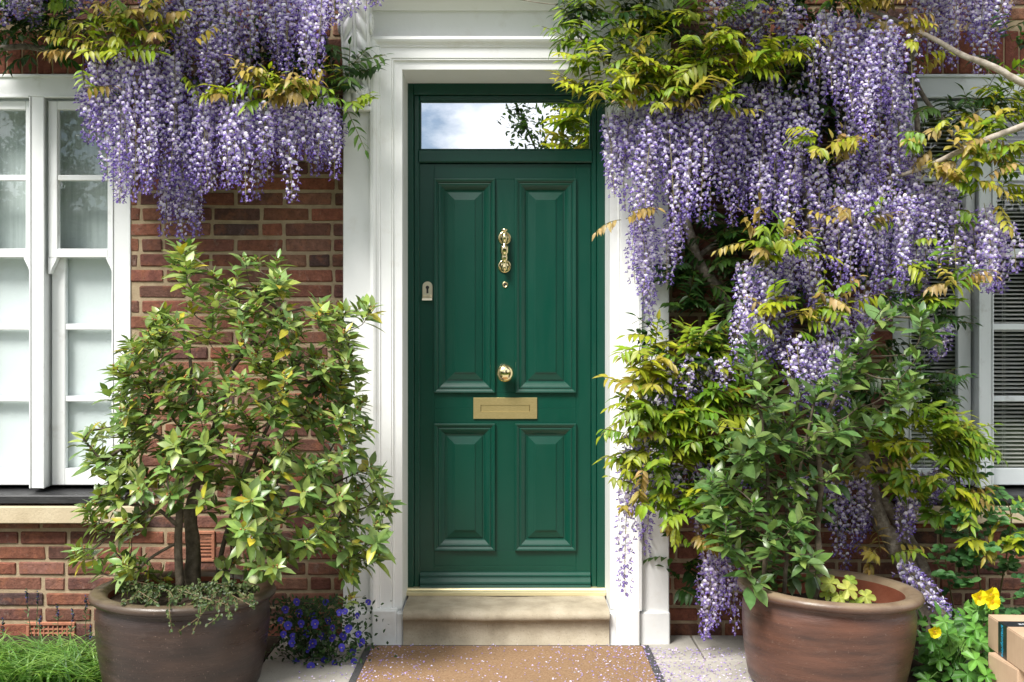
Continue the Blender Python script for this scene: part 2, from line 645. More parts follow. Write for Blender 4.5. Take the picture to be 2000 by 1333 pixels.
for a0, a1 in ((WIN_L - .05, WX0 + .05), (WX1 - .05, WIN_R + .05)):
    x = a0
    while x < a1 - 0.04:
        box(wm, x, x + 0.066, 0.0, 0.06, ARCH0, ARCH1 - 0.012, 0.004, jit((0.17, 0.056, 0.038), 0.25, .05), 0, 0.001)
        x += 0.0745
# mortar bed, in pieces round the openings
def mort(x0, x1, z0, z1):
    box(wm, x0, x1, 0.0066, 0.30, z0, z1, 0, (1, 1, 1), 1)
mort(WALL_L, WIN_L, -0.3, WALL_T); mort(WIN_R, WALL_R, -0.3, WALL_T)
mort(WIN_L, WX0, -0.3, WB); mort(WIN_L, WX0, WT, WALL_T)
mort(WX1, WIN_R, -0.3, WB); mort(WX1, WIN_R, WT, WALL_T)
mort(WX0, DX0, -0.3, WALL_T); mort(DX1, WX1, -0.3, WALL_T); mort(DX0, DX1, PZ(60), WALL_T)
wall = wm.build("wall", [M["brick"], M["mortar"]], house)

# rooms behind the openings, so nothing shows through
rm = MB()
for x0, x1 in ((WIN_L - .3, WX0 + .3), (WX1 - .3, WIN_R + .3), (-0.9, 0.85)):
    y0, y1, z0, z1 = 0.31, 2.2, -0.2, 3.5
    t = 0.02
    box(rm, x0, x1, y1, y1 + t, z0, z1); box(rm, x0 - t, x0, y0, y1 + t, z0, z1); box(rm, x1, x1 + t, y0, y1 + t, z0, z1)
    box(rm, x0, x1, y0, y1, z0 - t, z0); box(rm, x0, x1, y0, y1, z1, z1 + t)
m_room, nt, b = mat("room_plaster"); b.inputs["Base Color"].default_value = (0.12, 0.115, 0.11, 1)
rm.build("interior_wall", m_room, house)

# ---- glass
m, nt, b = mat("window_glass"); M["glass"] = m
for n in list(nt.nodes):
    if n.type == 'BSDF_PRINCIPLED': nt.nodes.remove(n)
gl = N(nt, "ShaderNodeBsdfGlossy"); gl.inputs["Roughness"].default_value = 0.0; gl.inputs["Color"].default_value = (0.95, 0.97, 1, 1)
tr = N(nt, "ShaderNodeBsdfTransparent"); tr.inputs["Color"].default_value = (0.98, 0.99, 0.99, 1)
ge = N(nt, "ShaderNodeNewGeometry")
dt = N(nt, "ShaderNodeVectorMath", operation='DOT_PRODUCT')
nt.links.new(ge.outputs["Incoming"], dt.inputs[0]); nt.links.new(ge.outputs["Normal"], dt.inputs[1])
ab = N(nt, "ShaderNodeMath", operation='ABSOLUTE'); nt.links.new(dt.outputs["Value"], ab.inputs[0])
om = N(nt, "ShaderNodeMath", operation='SUBTRACT'); om.inputs[0].default_value = 1.0; nt.links.new(ab.outputs[0], om.inputs[1])
pw = N(nt, "ShaderNodeMath", operation='POWER'); pw.inputs[1].default_value = 5.0; nt.links.new(om.outputs[0], pw.inputs[0])
ad = N(nt, "ShaderNodeMath", operation='MULTIPLY_ADD'); ad.inputs[1].default_value = 0.93; ad.inputs[2].default_value = 0.055
nt.links.new(pw.outputs[0], ad.inputs[0])
ms = N(nt, "ShaderNodeMixShader")
nt.links.new(ad.outputs[0], ms.inputs[0]); nt.links.new(tr.outputs[0], ms.inputs[1]); nt.links.new(gl.outputs[0], ms.inputs[2])
nt.links.new(ms.outputs[0], nt.nodes["Material Output"].inputs["Surface"])
m, nt, b = mat("boosted_fanlight_glass"); M["mirror_glass"] = m  # plain fanlight glass, mirror strength raised to brighten the reflected sky
for n in list(nt.nodes):
    if n.type == 'BSDF_PRINCIPLED': nt.nodes.remove(n)
gl = N(nt, "ShaderNodeBsdfGlossy"); gl.inputs["Roughness"].default_value = 0.0; gl.inputs["Color"].default_value = (0.86, 0.88, 0.92, 1)
df = N(nt, "ShaderNodeBsdfTransparent"); df.inputs["Color"].default_value = (0.5, 0.55, 0.55, 1)
ms = N(nt, "ShaderNodeMixShader"); ms.inputs[0].default_value = 0.86
nt.links.new(df.outputs[0], ms.inputs[1]); nt.links.new(gl.outputs[0], ms.inputs[2])
nt.links.new(ms.outputs[0], nt.nodes["Material Output"].inputs["Surface"])

# ---- windows
m_blind, nt, b = mat("white_roller_blind"); b.inputs["Base Color"].default_value = (0.72, 0.77, 0.765, 1); b.inputs["Roughness"].default_value = 0.8
m_refl, nt, b = mat("grey_reflection_sheet"); b.inputs["Roughness"].default_value = 0.9  # added grey sheet whose tone stands for tree reflections in the upper panes
nt.links.new(ramp(nt, noise_n(nt, obj_coord(nt, (9, 1, .35)), 6, 4), [(0.3, (0.44, 0.50, 0.48)), (0.7, (0.58, 0.64, 0.62))]), b.inputs["Base Color"])
m_slat, nt, b = mat("venetian_slat"); b.inputs["Base Color"].default_value = (0.62, 0.61, 0.56, 1); b.inputs["Roughness"].default_value = 0.45

def sash_window(mirror, paintm):
    """box-framed sash window; built in the left window's photo pixels, mirrored about the door for the right one"""
    def X(px):
        return PX(px, 0) if not mirror else PX(2000 - px - 2, 0)
    def bx(mb, xa, xb, y0, y1, ya, yb, bev=0.003):
        a, b2 = sorted((X(xa), X(xb)))
        box(mb, a, b2, y0, y1, PZ(yb), PZ(ya), bev)
    fm = MB()
    win = None
    # box frame: head, jambs, two mullions
    bx(fm, -115, 255, -0.004, 0.16, 146, 190)
    bx(fm, 222, 255, -0.002, 0.16, 190, 955)
    bx(fm, 61, 84, -0.002, 0.16, 190, 955)
    bx(fm, -115, -78, -0.002, 0.16, 190, 955)
    # staff beads round each light
    for a, c in ((84, 222), (-78, 61)):
        bx(fm, a, a + 3, -0.008, 0.01, 190, 955, .002); bx(fm, c - 3, c, -0.008, 0.01, 190, 955, .002)
        bx(fm, a + 3, c - 3, -0.0075, 0.01, 187, 192, .002)
    bx(fm, -113, 253, -0.012, -0.004, 147, 153, .003)
    frame = fm.build("window", paintm, house)
    tag(frame, "shaded grey white sash window with venetian blinds" if mirror else "bright white sash window with pale blinds behind its panes")
    for a, c in ((84, 222), (-78, 61)):
        um = MB()
        y0, y1 = 0.024, 0.062           # upper sash, outer track
        l0, r0 = a + 6, c - 2
        bx(um, l0, l0 + 18, y0, y1, 196, 505); bx(um, r0 - 13, r0, y0, y1, 196, 505)
        bx(um, l0 + 18, r0 - 13, y0, y1, 196, 213); bx(um, l0 + 18, r0 - 13, y0, y1, 486, 503)
        bx(um, l0 + 18, r0 - 13, y0 + .004, y1 - .004, 341, 352)
        # rebate beads
        for (pa, pb) in ((213, 341), (352, 486)):
            bx(um, l0 + 18, l0 + 20, y0 + .012, y1 - .01, pa, pb, .001); bx(um, r0 - 15, r0 - 13, y0 + .012, y1 - .01, pa, pb, .001)
        # horns: curved brackets below the meeting rail
        for xh, sgn in ((l0, 1), (r0, -1)):
            pts = []
            for t in range(9):
                u = t / 8
                wd_ = 14 * (1 - u) ** 0.6 * (0.75 + 0.25 * math.cos(u * PI)) + 3
                pts.append((xh + sgn * wd_, 503 + u * 32))
            vv, ff = [], []
            for (xx, yy) in pts:
                for (xq, yd) in ((xh, y0), (xx, y0), (xx, y1), (xh, y1)):
                    vv.append((X(xq), yd, PZ(yy)))
            for i in range(8):
                for k in range(4):
                    A, B = i * 4 + k, i * 4 + (k + 1) % 4
                    ff.append((A, B, B + 4, A + 4))
            ff += [(0, 1, 2, 3), (32, 33, 34, 35)]
            um.add(vv, ff)
        um.build("upper_sash", paintm, frame)
        lm = MB()
        y0, y1 = 0.070, 0.108           # lower sash, inner track
        bx(lm, l0, l0 + 26, y0, y1, 490, 952); bx(lm, r0 - 7, r0 + 5, y0, y1, 490, 952)
        bx(lm, l0 + 26, r0 - 7, y0, y1, 488, 502); bx(lm, l0 + 26, r0 - 7, y0, y1, 919, 952)
        bx(lm, l0 + 26, r0 - 7, y0 + .004, y1 - .004, 633, 645); bx(lm, l0 + 26, r0 - 7, y0 + .004, y1 - .004, 776, 787)
        lm.build("lower_sash", paintm, frame)
        for (pa, pb) in ((213, 341), (352, 486)):
            g = MB(); bx(g, l0 + 18, r0 - 13, 0.043, 0.046, pa, pb, 0); g.build("pane", M["glass"], frame)
        for (pa, pb) in ((502, 633), (645, 776), (787, 919)):
            g = MB(); bx(g, l0 + 26, r0 - 7, 0.088, 0.091, pa, pb, 0); g.build("pane", M["glass"], frame)
        bm = MB()
        if not mirror:
            bx(bm, a + 2, c + 4, 0.122, 0.125, 492, 950, 0)
            bm.build("roller_blind", m_blind, frame)
            bm = MB()
            bx(bm, a + 1, c + 5, 0.175, 0.178, 150, 500, 0)
            bm.build("reflection_sheet", m_refl, frame)
        else:
            zt, zb = PZ(195), PZ(945)
            zz = zt
            xa, xb = sorted((X(a + 3), X(c + 3)))
            while zz > zb:
                t = 0.40
                dy, dz = 0.0125 * math.cos(t), 0.0125 * math.sin(t)
                yc = 0.165
                bm.add([(xa, yc - dy, zz - dz), (xb, yc - dy, zz - dz), (xb, yc, zz + .002), (xa, yc, zz + .002), (xb, yc + dy, zz + dz), (xa, yc + dy, zz + dz),
                        (xa, yc - dy, zz - dz - .0008), (xb, yc - dy, zz - dz - .0008), (xb, yc + dy, zz + dz - .0008), (xa, yc + dy, zz + dz - .0008)],
                       [(0, 1, 2, 3), (3, 2, 4, 5), (6, 9, 8, 7), (0, 6, 7, 1), (5, 4, 8, 9)])
                zz -= 0.0205
            for u in (0.36,):
                xx = xa + (xb - xa) * u
                tube(bm, [(xx, 0.150, zt), (xx, 0.150, zb)], 0.0012, 4)
                tube(bm, [(xx + .012, 0.150, zt), (xx + .012, 0.150, zb)], 0.0012, 4)
            bm.build("venetian_blind", m_slat, frame)
    sm = MB()
    a, b2 = sorted((X(-125), X(252)))
    z0, z1 = PZ(984, -.06), PZ(967, -.06)
    sm.add([(a, 0.12, z1 + .012), (b2, 0.12, z1 + .012), (b2, -0.055, z1 - 0.004), (a, -0.055, z1 - 0.004), (a, -0.06, z1 - .010), (b2, -0.06, z1 - .010), (a, -0.06, z0), (b2, -0.06, z0), (a, 0.12, z0), (b2, 0.12, z0)],
           [(0, 3, 2, 1), (3, 4, 5, 2), (4, 6, 7, 5), (6, 8, 9, 7), (8, 0, 1, 9), (0, 8, 6, 4, 3), (1, 2, 5, 7, 9)])
    sm.build("timber_sill", M["black_sill"], frame)
    sm = MB()
    a, b2 = sorted((X(-150), X(281)))
    box(sm, a, b2, -0.075, 0.006, PZ(1019), PZ(986), 0.005, jitter=.001)
    sm.build("stone_sill", M["sill"], frame)
    return frame

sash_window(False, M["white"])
sash_window(True, M["shaded_white"])

# ---- door surround (painted stone): pilasters, stepped architrave, frieze, consoles, hood
PF = -0.15                                   # face of the pilasters
def sx(px, Y=PF):                            # photo x on the left half -> distance from the door axis
    return AX - PX(px, Y)
sm = MB()
def pair(mb, pa, pb, y0, y1, ya, yb, bev=0.003, Y=None):
    """same block left and right of the door axis, pixels taken at its front face"""
    Yf = y0 if Y is None else Y
    d0, d1 = AX - PX(pa, Yf), AX - PX(pb, Yf)
    for s in (-1, 1):
        a, b2 = sorted((AX + s * d0, AX + s * d1))
        box(mb, a, b2, y0, y1, PZ(yb, Yf), PZ(ya, Yf), bev)
TOPY = -40
IN = 785.5                                   # inner arris of the architrave
pair(sm, 670, 726, PF, 0.30, TOPY, 1199, .004)                        # pilaster
# architrave as a mitred profile swept up, across and down
prof = [(60, 0.055), (60, -0.185), (54, -0.188), (50, -0.182), (48, -0.172), (44, -0.165), (42, -0.165), (41, -0.158), (21, -0.155), (20, -0.148), (17.5, -0.152), (15.5, -0.142), (14, -0.140), (0, -0.138), (0, 0.16)]
zt0 = PZ(136.5, -0.14)
vv, ff = [], []
s_in = AX - PX(IN, -0.14)
for off, y in prof:
    o = off / 411.0
    vv += [(AX - s_in - o, y, 0.16), (AX - s_in - o, y, zt0 + o), (AX + s_in + o, y, zt0 + o), (AX + s_in + o, y, 0.16)]
for i in range(len(prof) - 1):
    for k in range(3):
        a = i * 4 + k
        ff.append((a, a + 1, a + 5, a + 4))
sm.add(vv, ff)
# fill behind mouldings down to ground and plinth blocks
pair(sm, 728, 785.5, -0.132, 0.16, 1180, 1262, .003)
pair(sm, 668, 727, PF - 0.022, 0.28, 1197, 1266, .006)
pair(sm, 726.5, 774, PF - 0.048, 0.20, 1193, 1266, .006)
pair(sm, 774.5, 787.5, -0.190, 0.10, 1199, 1264, .004)
# frieze and hood
xa, xb = AX - s_in - 60 / 411 - .01, AX + s_in + 60 / 411 + .01
box(sm, AX - sx(670), AX + sx(670), -0.12, 0.28, PZ(73, -.12), 3.4, 0.002)
hood = [(-0.12, PZ(22, -.12)), (-0.145, PZ(20.5, -.145)), (-0.15, PZ(17, -.15)), (-0.165, PZ(8, -.16)), (-0.19, PZ(-6, -.19)), (-0.23, PZ(-18, -.23)), (-0.28, PZ(-26, -.28)), (-0.31, PZ(-30, -.31)), (-0.31, 3.42), (0.2, 3.42)]
vv, ff = [], []
for y, z in hood:
    vv += [(AX - sx(655), y, z), (AX + sx(655), y, z)]
for i in range(len(hood) - 1):
    a = i * 2
    ff.append((a, a + 1, a + 3, a + 2))
ff += [tuple(range(0, 2 * len(hood), 2))[::-1], tuple(range(1, 2 * len(hood), 2))]
sm.add(vv, ff)
surround = sm.build("door_surround", M["stucco"], house)

# consoles: scroll brackets with carved leaf relief
def console(s):
    cm = MB()
    nu, nv = 36, 120
    d0, d1 = AX - PX(664, -.25), AX - PX(722, -.25)
    vv, ff, = [], []
    yt, yb = -12, 172
    for j in range(nv + 1):
        t = j / nv
        py = yt + (yb - yt) * t
        prot = 0.145 * (1 - t) ** 1.6 + 0.030 + 0.018 * math.sin(t * PI)
        narrow = 1.0 - 0.10 * t
        for i in range(nu + 1):
            u = i / nu * 2 - 1
            au = abs(u)
            rel = 0.0
            if au < 0.86:
                ph = t * 11 - au * 2.4
                lob = abs(math.sin(ph * PI * 0.5)) ** 0.6
                lfm = max(0.0, 1 - abs(au - 0.47) / 0.37)
                rel = 0.024 * lob ** 1.4 * lfm ** 0.5
                if au < 0.08: rel += 0.013 * math.sqrt(max(0, 1 - (au / .08) ** 2))
            elif au < 0.97:
                rel = 0.011
            x = AX + s * (0.5 * (d0 + d1) + u * 0.5 * abs(d0 - d1) * narrow)
            Y = PF - prot - rel
            vv.append((x, Y, PZ(py, -0.22)))
    for j in range(nv):
        for i in range(nu):
            a = j * (nu + 1) + i
            ff.append((a, a + 1, a + nu + 2, a + nu + 1))
    # sides
    for i in (0, nu):
        b0 = len(vv)
        for j in range(nv + 1):
            p = vv[j * (nu + 1) + i]
            vv.append((p[0], PF - 0.002, p[2]))
        for j in range(nv):
            ff.append((j * (nu + 1) + i, (j + 1) * (nu + 1) + i, b0 + j + 1, b0 + j))
    cm.add(vv, ff)
    # lower volute and its leaf boss
    z = PZ(190, -.2)
    xm = AX + s * 0.5 * (d0 + d1)
    hw = 0.5 * abs(d0 - d1) * 0.88
    for k in range(-1, 2):
        tube(cm, [(xm + k * hw * .62 - hw * .30, PF - 0.035, z), (xm + k * hw * .62 + hw * .30, PF - 0.035, z)], 0.046 - 0.004 * abs(k), 20)
    tube(cm, [(xm - hw, PF - 0.03, z + .002), (xm + hw, PF - 0.03, z + .002)], 0.037, 20)
    for k in range(7):
        sphere(cm, (xm + (k - 3) * hw * .25, PF - 0.075 + 0.006 * abs(k - 3), z + 0.030), 0.016, nu=10, nv=6, sq=(.8, 1, 1.5))
    box(cm, xm - hw - .006, xm + hw + .006, PF - 0.045, PF - .001, PZ(216, -.2), PZ(207, -.2), 0.004)
    # side scroll
    for sc in (-1, 1):
        xx = xm + sc * (0.5 * abs(d0 - d1) + 0.004)
        pts = []
        for k in range(40):
            a = k / 39 * 4.2 * PI
            r = 0.055 * (1 - k / 46)
            pts.append((xx, PF - 0.065 + r * math.cos(a), PZ(52, -.2) + r * math.sin(a)))
        tube(cm, pts, 0.007, 6)
    cm.build("console_bracket", M["stucco"], surround, True)
console(-1); console(1)

# step
st = MB()
zs = 0.172
prof = [(0.16, zs), (-0.19, zs - .004), (-0.213, zs - .010), (-0.226, zs - .024), (-0.226, zs - .040), (-0.218, zs - .050), (-0.205, zs - .054), (-0.203, 0.012), (-0.211, 0.010), (-0.212, -0.02)]
xl, xr = AX - (AX - PX(787.5, -.2)), PX(1190, -.2)
nseg = 60
vv, ff = [], []
for i in range(nseg + 1):
    x = xl + (xr - xl) * i / nseg
    for (y, z) in prof:
        n_ = noise.noise(Vector((x * 9, y * 30, z * 40)))
        vv.append((x, y + 0.002 * n_, z + 0.0022 * n_ - (0.004 * math.exp(-((x - AX) / 0.25) ** 2) if z > .1 else 0)))
k = len(prof)
for i in range(nseg):
    for j in range(k - 1):
        a = i * k + j
        ff.append((a, a + k, a + k + 1, a + 1))
st.add(vv, ff)
st.build("doorstep", M["step"], house, True)

# ---- door frame, fanlight, door
YF = 0.150
def fx(px): return PX(px, YF)
def fz(py): return PZ(py, YF)
fm = MB()
def fb(mb, xa, xb, ya, yb, y0, y1, bev=.003):
    box(mb, fx(xa), fx(xb), y0, y1, fz(yb), fz(ya), bev)
fb(fm, 770, 808, 150, 1158, YF, 0.24); fb(fm, 1166, 1205, 150, 1158, YF, 0.24)
fb(fm, 808, 1166, 150, 186, YF, 0.24)
fb(fm, 808, 819, 186, 1158, YF + .012, 0.24, .004); fb(fm, 1155.5, 1166, 186, 1158, YF + .012, 0.24, .004)
fb(fm, 819, 1155.5, 186, 197, YF + .012, 0.24, .004)
fb(fm, 816, 1158, 292.5, 318, YF + .004, 0.24, .006)
for (xa, xb, ya, yb) in ((819, 822, 197, 292), (1152, 1155, 197, 292), (822, 1152, 195, 199), (822, 1152, 290, 293)):
    fb(fm, xa, xb, ya, yb, YF + .020, YF + .05, .002)
dframe = fm.build("door_frame", M["green"], house)
g = MB(); fb(g, 820, 1154, 196, 293, YF + .032, YF + .036, 0); g.build("fanlight_pane", M["mirror_glass"], dframe)
g = MB()
prof = [(YF - .075, 0.172), (YF - .075, 0.186), (YF - .068, 0.190), (YF - .030, 0.191), (YF - .026, 0.197), (YF + .06, 0.199), (YF + .06, 0.17)]
vv, ff = [], []
for x in (PX(791.5, YF - .075), PX(1183.5, YF - .075)):
    vv += [(x, y, z) for y, z in prof]
for j in range(len(prof) - 1):
    ff.append((j, j + len(prof), j + len(prof) + 1, j + 1))
g.add(vv, ff); g.build("threshold", M["threshold"], house)

YD = YF + 0.028                               # face of the door leaf
def dx(px): return PX(px, YD)
def dz(py): return PZ(py, YD)
dm = MB()
def db(xa, xb, ya, yb, bev=.0013, y=YD):
    box(dm, dx(xa), dx(xb), y, YD + .045, dz(yb), dz(ya), bev)
db(819.5, 848, 321, 1148); db(1125, 1154, 321, 1148)
db(848, 1125, 321, 351); db(967, 1006, 351, 768); db(848, 1125, 768, 798.5); db(848, 1125, 798.5, 828); db(967, 1006, 828, 1076); db(848, 1125, 1076, 1106); db(848, 1125, 1106, 1148)
door = dm.build("front_door", M["green"], house)
tag(door, "dark green four panel front door with brass fittings")
PROF = [(0, 0), (0, .014), (.0015, .017), (.004, .018), (.010, .0165), (.016, .013), (.021, .009), (.022, .0055), (.0225, .0055), (.023, .0095), (.026, .0105), (.032, .009), (.040, .0045), (.048, -.001), (.054, -.006), (.056, -.0095), (.066, -.011), (.0665, -.006), (.101, .002), (.1015, .0055), (.106, .0065)]
for (xa, xb) in ((848, 967), (1006, 1125)):
    for (ya, yb) in ((351, 768), (828, 1076)):
        pm = MB()
        rect_rings(pm, dx(xa) - .001, dx(xb) + .001, dz(yb) - .001, dz(ya) + .001, YD, PROF)
        pm.build("panel", M["green"], door)
# weather bar
g = MB()
prof = [(0.0, 1117.3), (.006, 1117.5), (.010, 1119), (.0155, 1122.5), (.0175, 1125.5), (.013, 1126.5), (.014, 1127.5), (.021, 1130.5), (.029, 1135.5), (.0315, 1138.5), (.026, 1140), (.027, 1141), (.033, 1143.5), (.0365, 1146.3), (.034, 1148.3), (0.0, 1148.5)]
vv, ff = [], []
for x in (dx(821), dx(1152.5)):
    vv += [(x, YD - a, dz(p)) for a, p in prof]
k = len(prof)
ff = [(j, j + 1, j + 1 + k, j + k) for j in range(k - 1)] + [tuple(range(k)), tuple(range(k, 2 * k))[::-1]]
g.add(vv, ff); g.build("weather_bar", M["green"], door)
# knob
g = MB()
kp = [(0.0, 0.0), (0.030, 0.0), (0.0315, 0.003), (0.030, 0.006), (0.016, 0.009), (0.012, 0.016), (0.012, 0.024), (0.020, 0.029)]
for i in range(13):
    a = -0.85 + i / 12 * (PI / 2 + 0.85)
    kp.append((0.0445 * math.cos(a), 0.062 + 0.032 * math.sin(a)))
lathe(g, (dx(986.5), YD, dz(729)), kp, 40, axis='Y')
g.build("knob", M["brass"], door, True)
# knocker: two roses, hinge urn and a drop arm with collar
g = MB()
kx = dx(985.5)
rose = [(0, 0), (0.0325, 0.0), (0.034, 0.003), (0.032, 0.006), (0.026, 0.008), (0.024, 0.006), (0.016, 0.010), (0.0, 0.013)]
lathe(g, (kx, YD, dz(466)), rose, 36, axis='Y')
lathe(g, (kx, YD, dz(521)), rose, 36, axis='Y')
arm = [(0.0, dz(448)), (0.010, dz(449)), (0.019, dz(450.5)), (0.019, dz(453)), (0.010, dz(455)), (0.008, dz(458)), (0.013, dz(461)), (0.017, dz(466)), (0.014, dz(472)), (0.009, dz(475)), (0.010, dz(480)), (0.021, dz(483)), (0.0225, dz(486)), (0.0225, dz(494)), (0.020, dz(497)), (0.016, dz(499)), (0.018, dz(503)), (0.0185, dz(508)), (0.012, dz(513)), (0.010, dz(518)), (0.016, dz(522)), (0.015, dz(528)), (0.006, dz(532)), (0.0, dz(533))]
for r_, z_ in arm: pass
lathe(g, (kx, YD - 0.034, 0), arm, 28)
tube(g, [(kx, YD, dz(466)), (kx, YD - .034, dz(466))], 0.010, 12)
tube(g, [(kx, YD, dz(521)), (kx, YD - .03, dz(521))], 0.013, 12)
g.build("knocker", M["brass"], door, True)
# spyhole
g = MB(); lathe(g, (dx(986.5), YD, dz(557)), [(0.0155, 0), (0.0155, 0.003), (0.013, 0.005), (0.009, 0.005), (0.008, 0.002)], 28, axis='Y')
sp_ = g.build("spyhole", M["brass"], door, True)
g = MB(); lathe(g, (dx(986.5), YD, dz(557)), [(0.008, 0.0022), (0.006, 0.0035), (0.0, 0.004)], 20, axis='Y'); g.build("lens", M["dark_fill"], sp_, True)
# letter plate with flap
g = MB()
x0, x1, z0, z1 = dx(924.5), dx(1049), dz(819), dz(777.5)
rect_rings(g, x0, x1, z0, z1, YD, [(0, 0), (0, 0.007), (0.0015, 0.0085), (0.037, 0.0085), (0.0375, 0.003)], close=False)
lp = g.build("letter_plate", M["satin_brass"], door)
g = MB()
box(g, x0 + .039, x1 - .039, YD - .0055, YD - .001, z0 + .0265, z1 - .022, .0012)
g.build("flap", M["satin_brass"], lp)
# lock pull: rounded-top plate with keyhole
g = MB()
x0, x1, zb_, ztp = dx(825), dx(845), dz(583), dz(551)
xc, rr_ = (x0 + x1) / 2, (x1 - x0) / 2
ol = [(x0, zb_), (x1, zb_)] + [(xc + rr_ * math.cos(a * PI / 14), ztp - rr_ + rr_ * math.sin(a * PI / 14)) for a in range(15)]
n_ = len(ol)
vv = [(x, YD, z) for x, z in ol] + [(x, YD - .006, z) for x, z in ol] + [(xc + (x - xc) * .92, YD - .0075, (z - (zb_ + .04)) * .95 + zb_ + .04) for x, z in ol]
ff = [(i, (i + 1) % n_, n_ + (i + 1) % n_, n_ + i) for i in range(n_)] + [(n_ + i, n_ + (i + 1) % n_, 2 * n_ + (i + 1) % n_, 2 * n_ + i) for i in range(n_)] + [tuple(range(2 * n_, 3 * n_))]
g.add(vv, ff)
g.add([(x0 + .002, YD - .007, dz(577)), (x1 - .002, YD - .007, dz(577)), (x1 - .001, YD - .030, dz(584)), (x0 + .001, YD - .030, dz(584)), (x1 - .001, YD - .031, dz(588)), (x0 + .001, YD - .031, dz(588)), (x0 + .002, YD - .002, dz(587)), (x1 - .002, YD - .002, dz(587))],
      [(0, 1, 2, 3), (3, 2, 4, 5), (5, 4, 7, 6), (0, 3, 5, 6), (1, 7, 4, 2)])
m_lock, nt, b = mat("champagne_metal"); b.inputs["Base Color"].default_value = (0.72, 0.65, 0.48, 1); b.inputs["Metallic"].default_value = 0.7; b.inputs["Roughness"].default_value = 0.3
lk = g.build("lock", m_lock, door)
g = MB()
lathe(g, (xc, YD - .0062, dz(562.5)), [(0, .003), (.0088, .003), (.0088, 0)], 20, axis='Y')
box(g, xc - .0048, xc + .0048, YD - .0088, YD - .006, dz(574), dz(564), .001)
g.build("keyhole", M["dark_fill"], lk)

# ---- air bricks
def air_brick(pa, pb, ya, yb, nx, nz):
    g = MB()
    x0, x1, z0, z1 = PX(pa), PX(pb), PZ(yb), PZ(ya)
    bd = 0.016
    box(g, x0, x1, -0.008, .05, z1 - bd, z1, .003); box(g, x0, x1, -0.008, .05, z0, z0 + bd, .003)
    box(g, x0, x0 + bd, -0.008, .05, z0 + bd, z1 - bd, .003); box(g, x1 - bd, x1, -0.008, .05, z0 + bd, z1 - bd, .003)
    iw, ih = x1 - x0 - 2 * bd, z1 - z0 - 2 * bd
    for i in range(1, nx):
        x = x0 + bd + iw * i / nx
        box(g, x - .0035, x + .0035, -0.004, .05, z0 + bd, z1 - bd, .001)
    for i in range(1, nz):
        z = z0 + bd + ih * i / nz
        box(g, x0 + bd, x1 - bd, -0.003, .05, z - .004, z + .004, .001)
    o = g.build("air_brick", M["terracotta"], house)
    g = MB(); box(g, x0 + .01, x1 - .01, .0, .052, z0 + .01, z1 - .01); g.v = [(x, max(y, 0.02), z) for x, y, z in g.v]
    g.build("vent_hole", M["dark_fill"], o)
air_brick(52, 147, 1216, 1252, 9, 3)
air_brick(372, 420, 1038, 1098, 1, 7)

# ------------------------------------------------------------------ doormat
m, nt, b = mat("coir"); v = obj_coord(nt)
c = ramp(nt, noise_n(nt, v, 110, 8, 0.85), [(0.3, (0.12, 0.075, 0.042)), (0.52, (0.34, 0.215, 0.125)), (0.75, (0.56, 0.40, 0.26))])
c = mixn(nt, ramp(nt, noise_n(nt, v, 5, 5), [(0.35, (0, 0, 0)), (0.7, (.35,) * 3)]), c, (0.30, 0.19, 0.11))
nt.links.new(c, b.inputs["Base Color"]); b.inputs["Roughness"].default_value = 1.0; b.inputs["Specular IOR Level"].default_value = 0.05
bump(nt, b, noise_n(nt, v, 260, 4, 0.7), 1.0, 0.006)
m2, nt, b = mat("dark_rubber"); v = obj_coord(nt)
nt.links.new(ramp(nt, noise_n(nt, v, 160, 4), [(0.3, (0.035, 0.034, 0.036)), (0.7, (0.085, 0.083, 0.085))]), b.inputs["Base Color"]); b.inputs["Roughness"].default_value = 0.85
bump(nt, b, noise_n(nt, v, 200, 4), 0.5, 0.003)
mat_t = thing("doormat", "brown coir doormat with dark border scattered with fallen petals before the step", "doormat", (AX, -0.6, 0))
g = MB(); xl, xr = PX(728, -.24), PX(1254, -.24)
box(g, xl, xr, -1.35, -0.258, 0.001, 0.016, .004); g.build("coir_pile", m, mat_t)
g = MB(); box(g, xl - .034, xl - .0005, -1.38, -0.226, 0.001, 0.010, .003); box(g, xr + .0005, xr + .034, -1.38, -0.226, 0.001, 0.010, .003)
box(g, xl, xr, -0.2575, -0.2262, 0.001, 0.010, .003); box(g, xl, xr, -1.38, -1.3505, 0.001, 0.010, .003)
g.build("border", m2, mat_t)

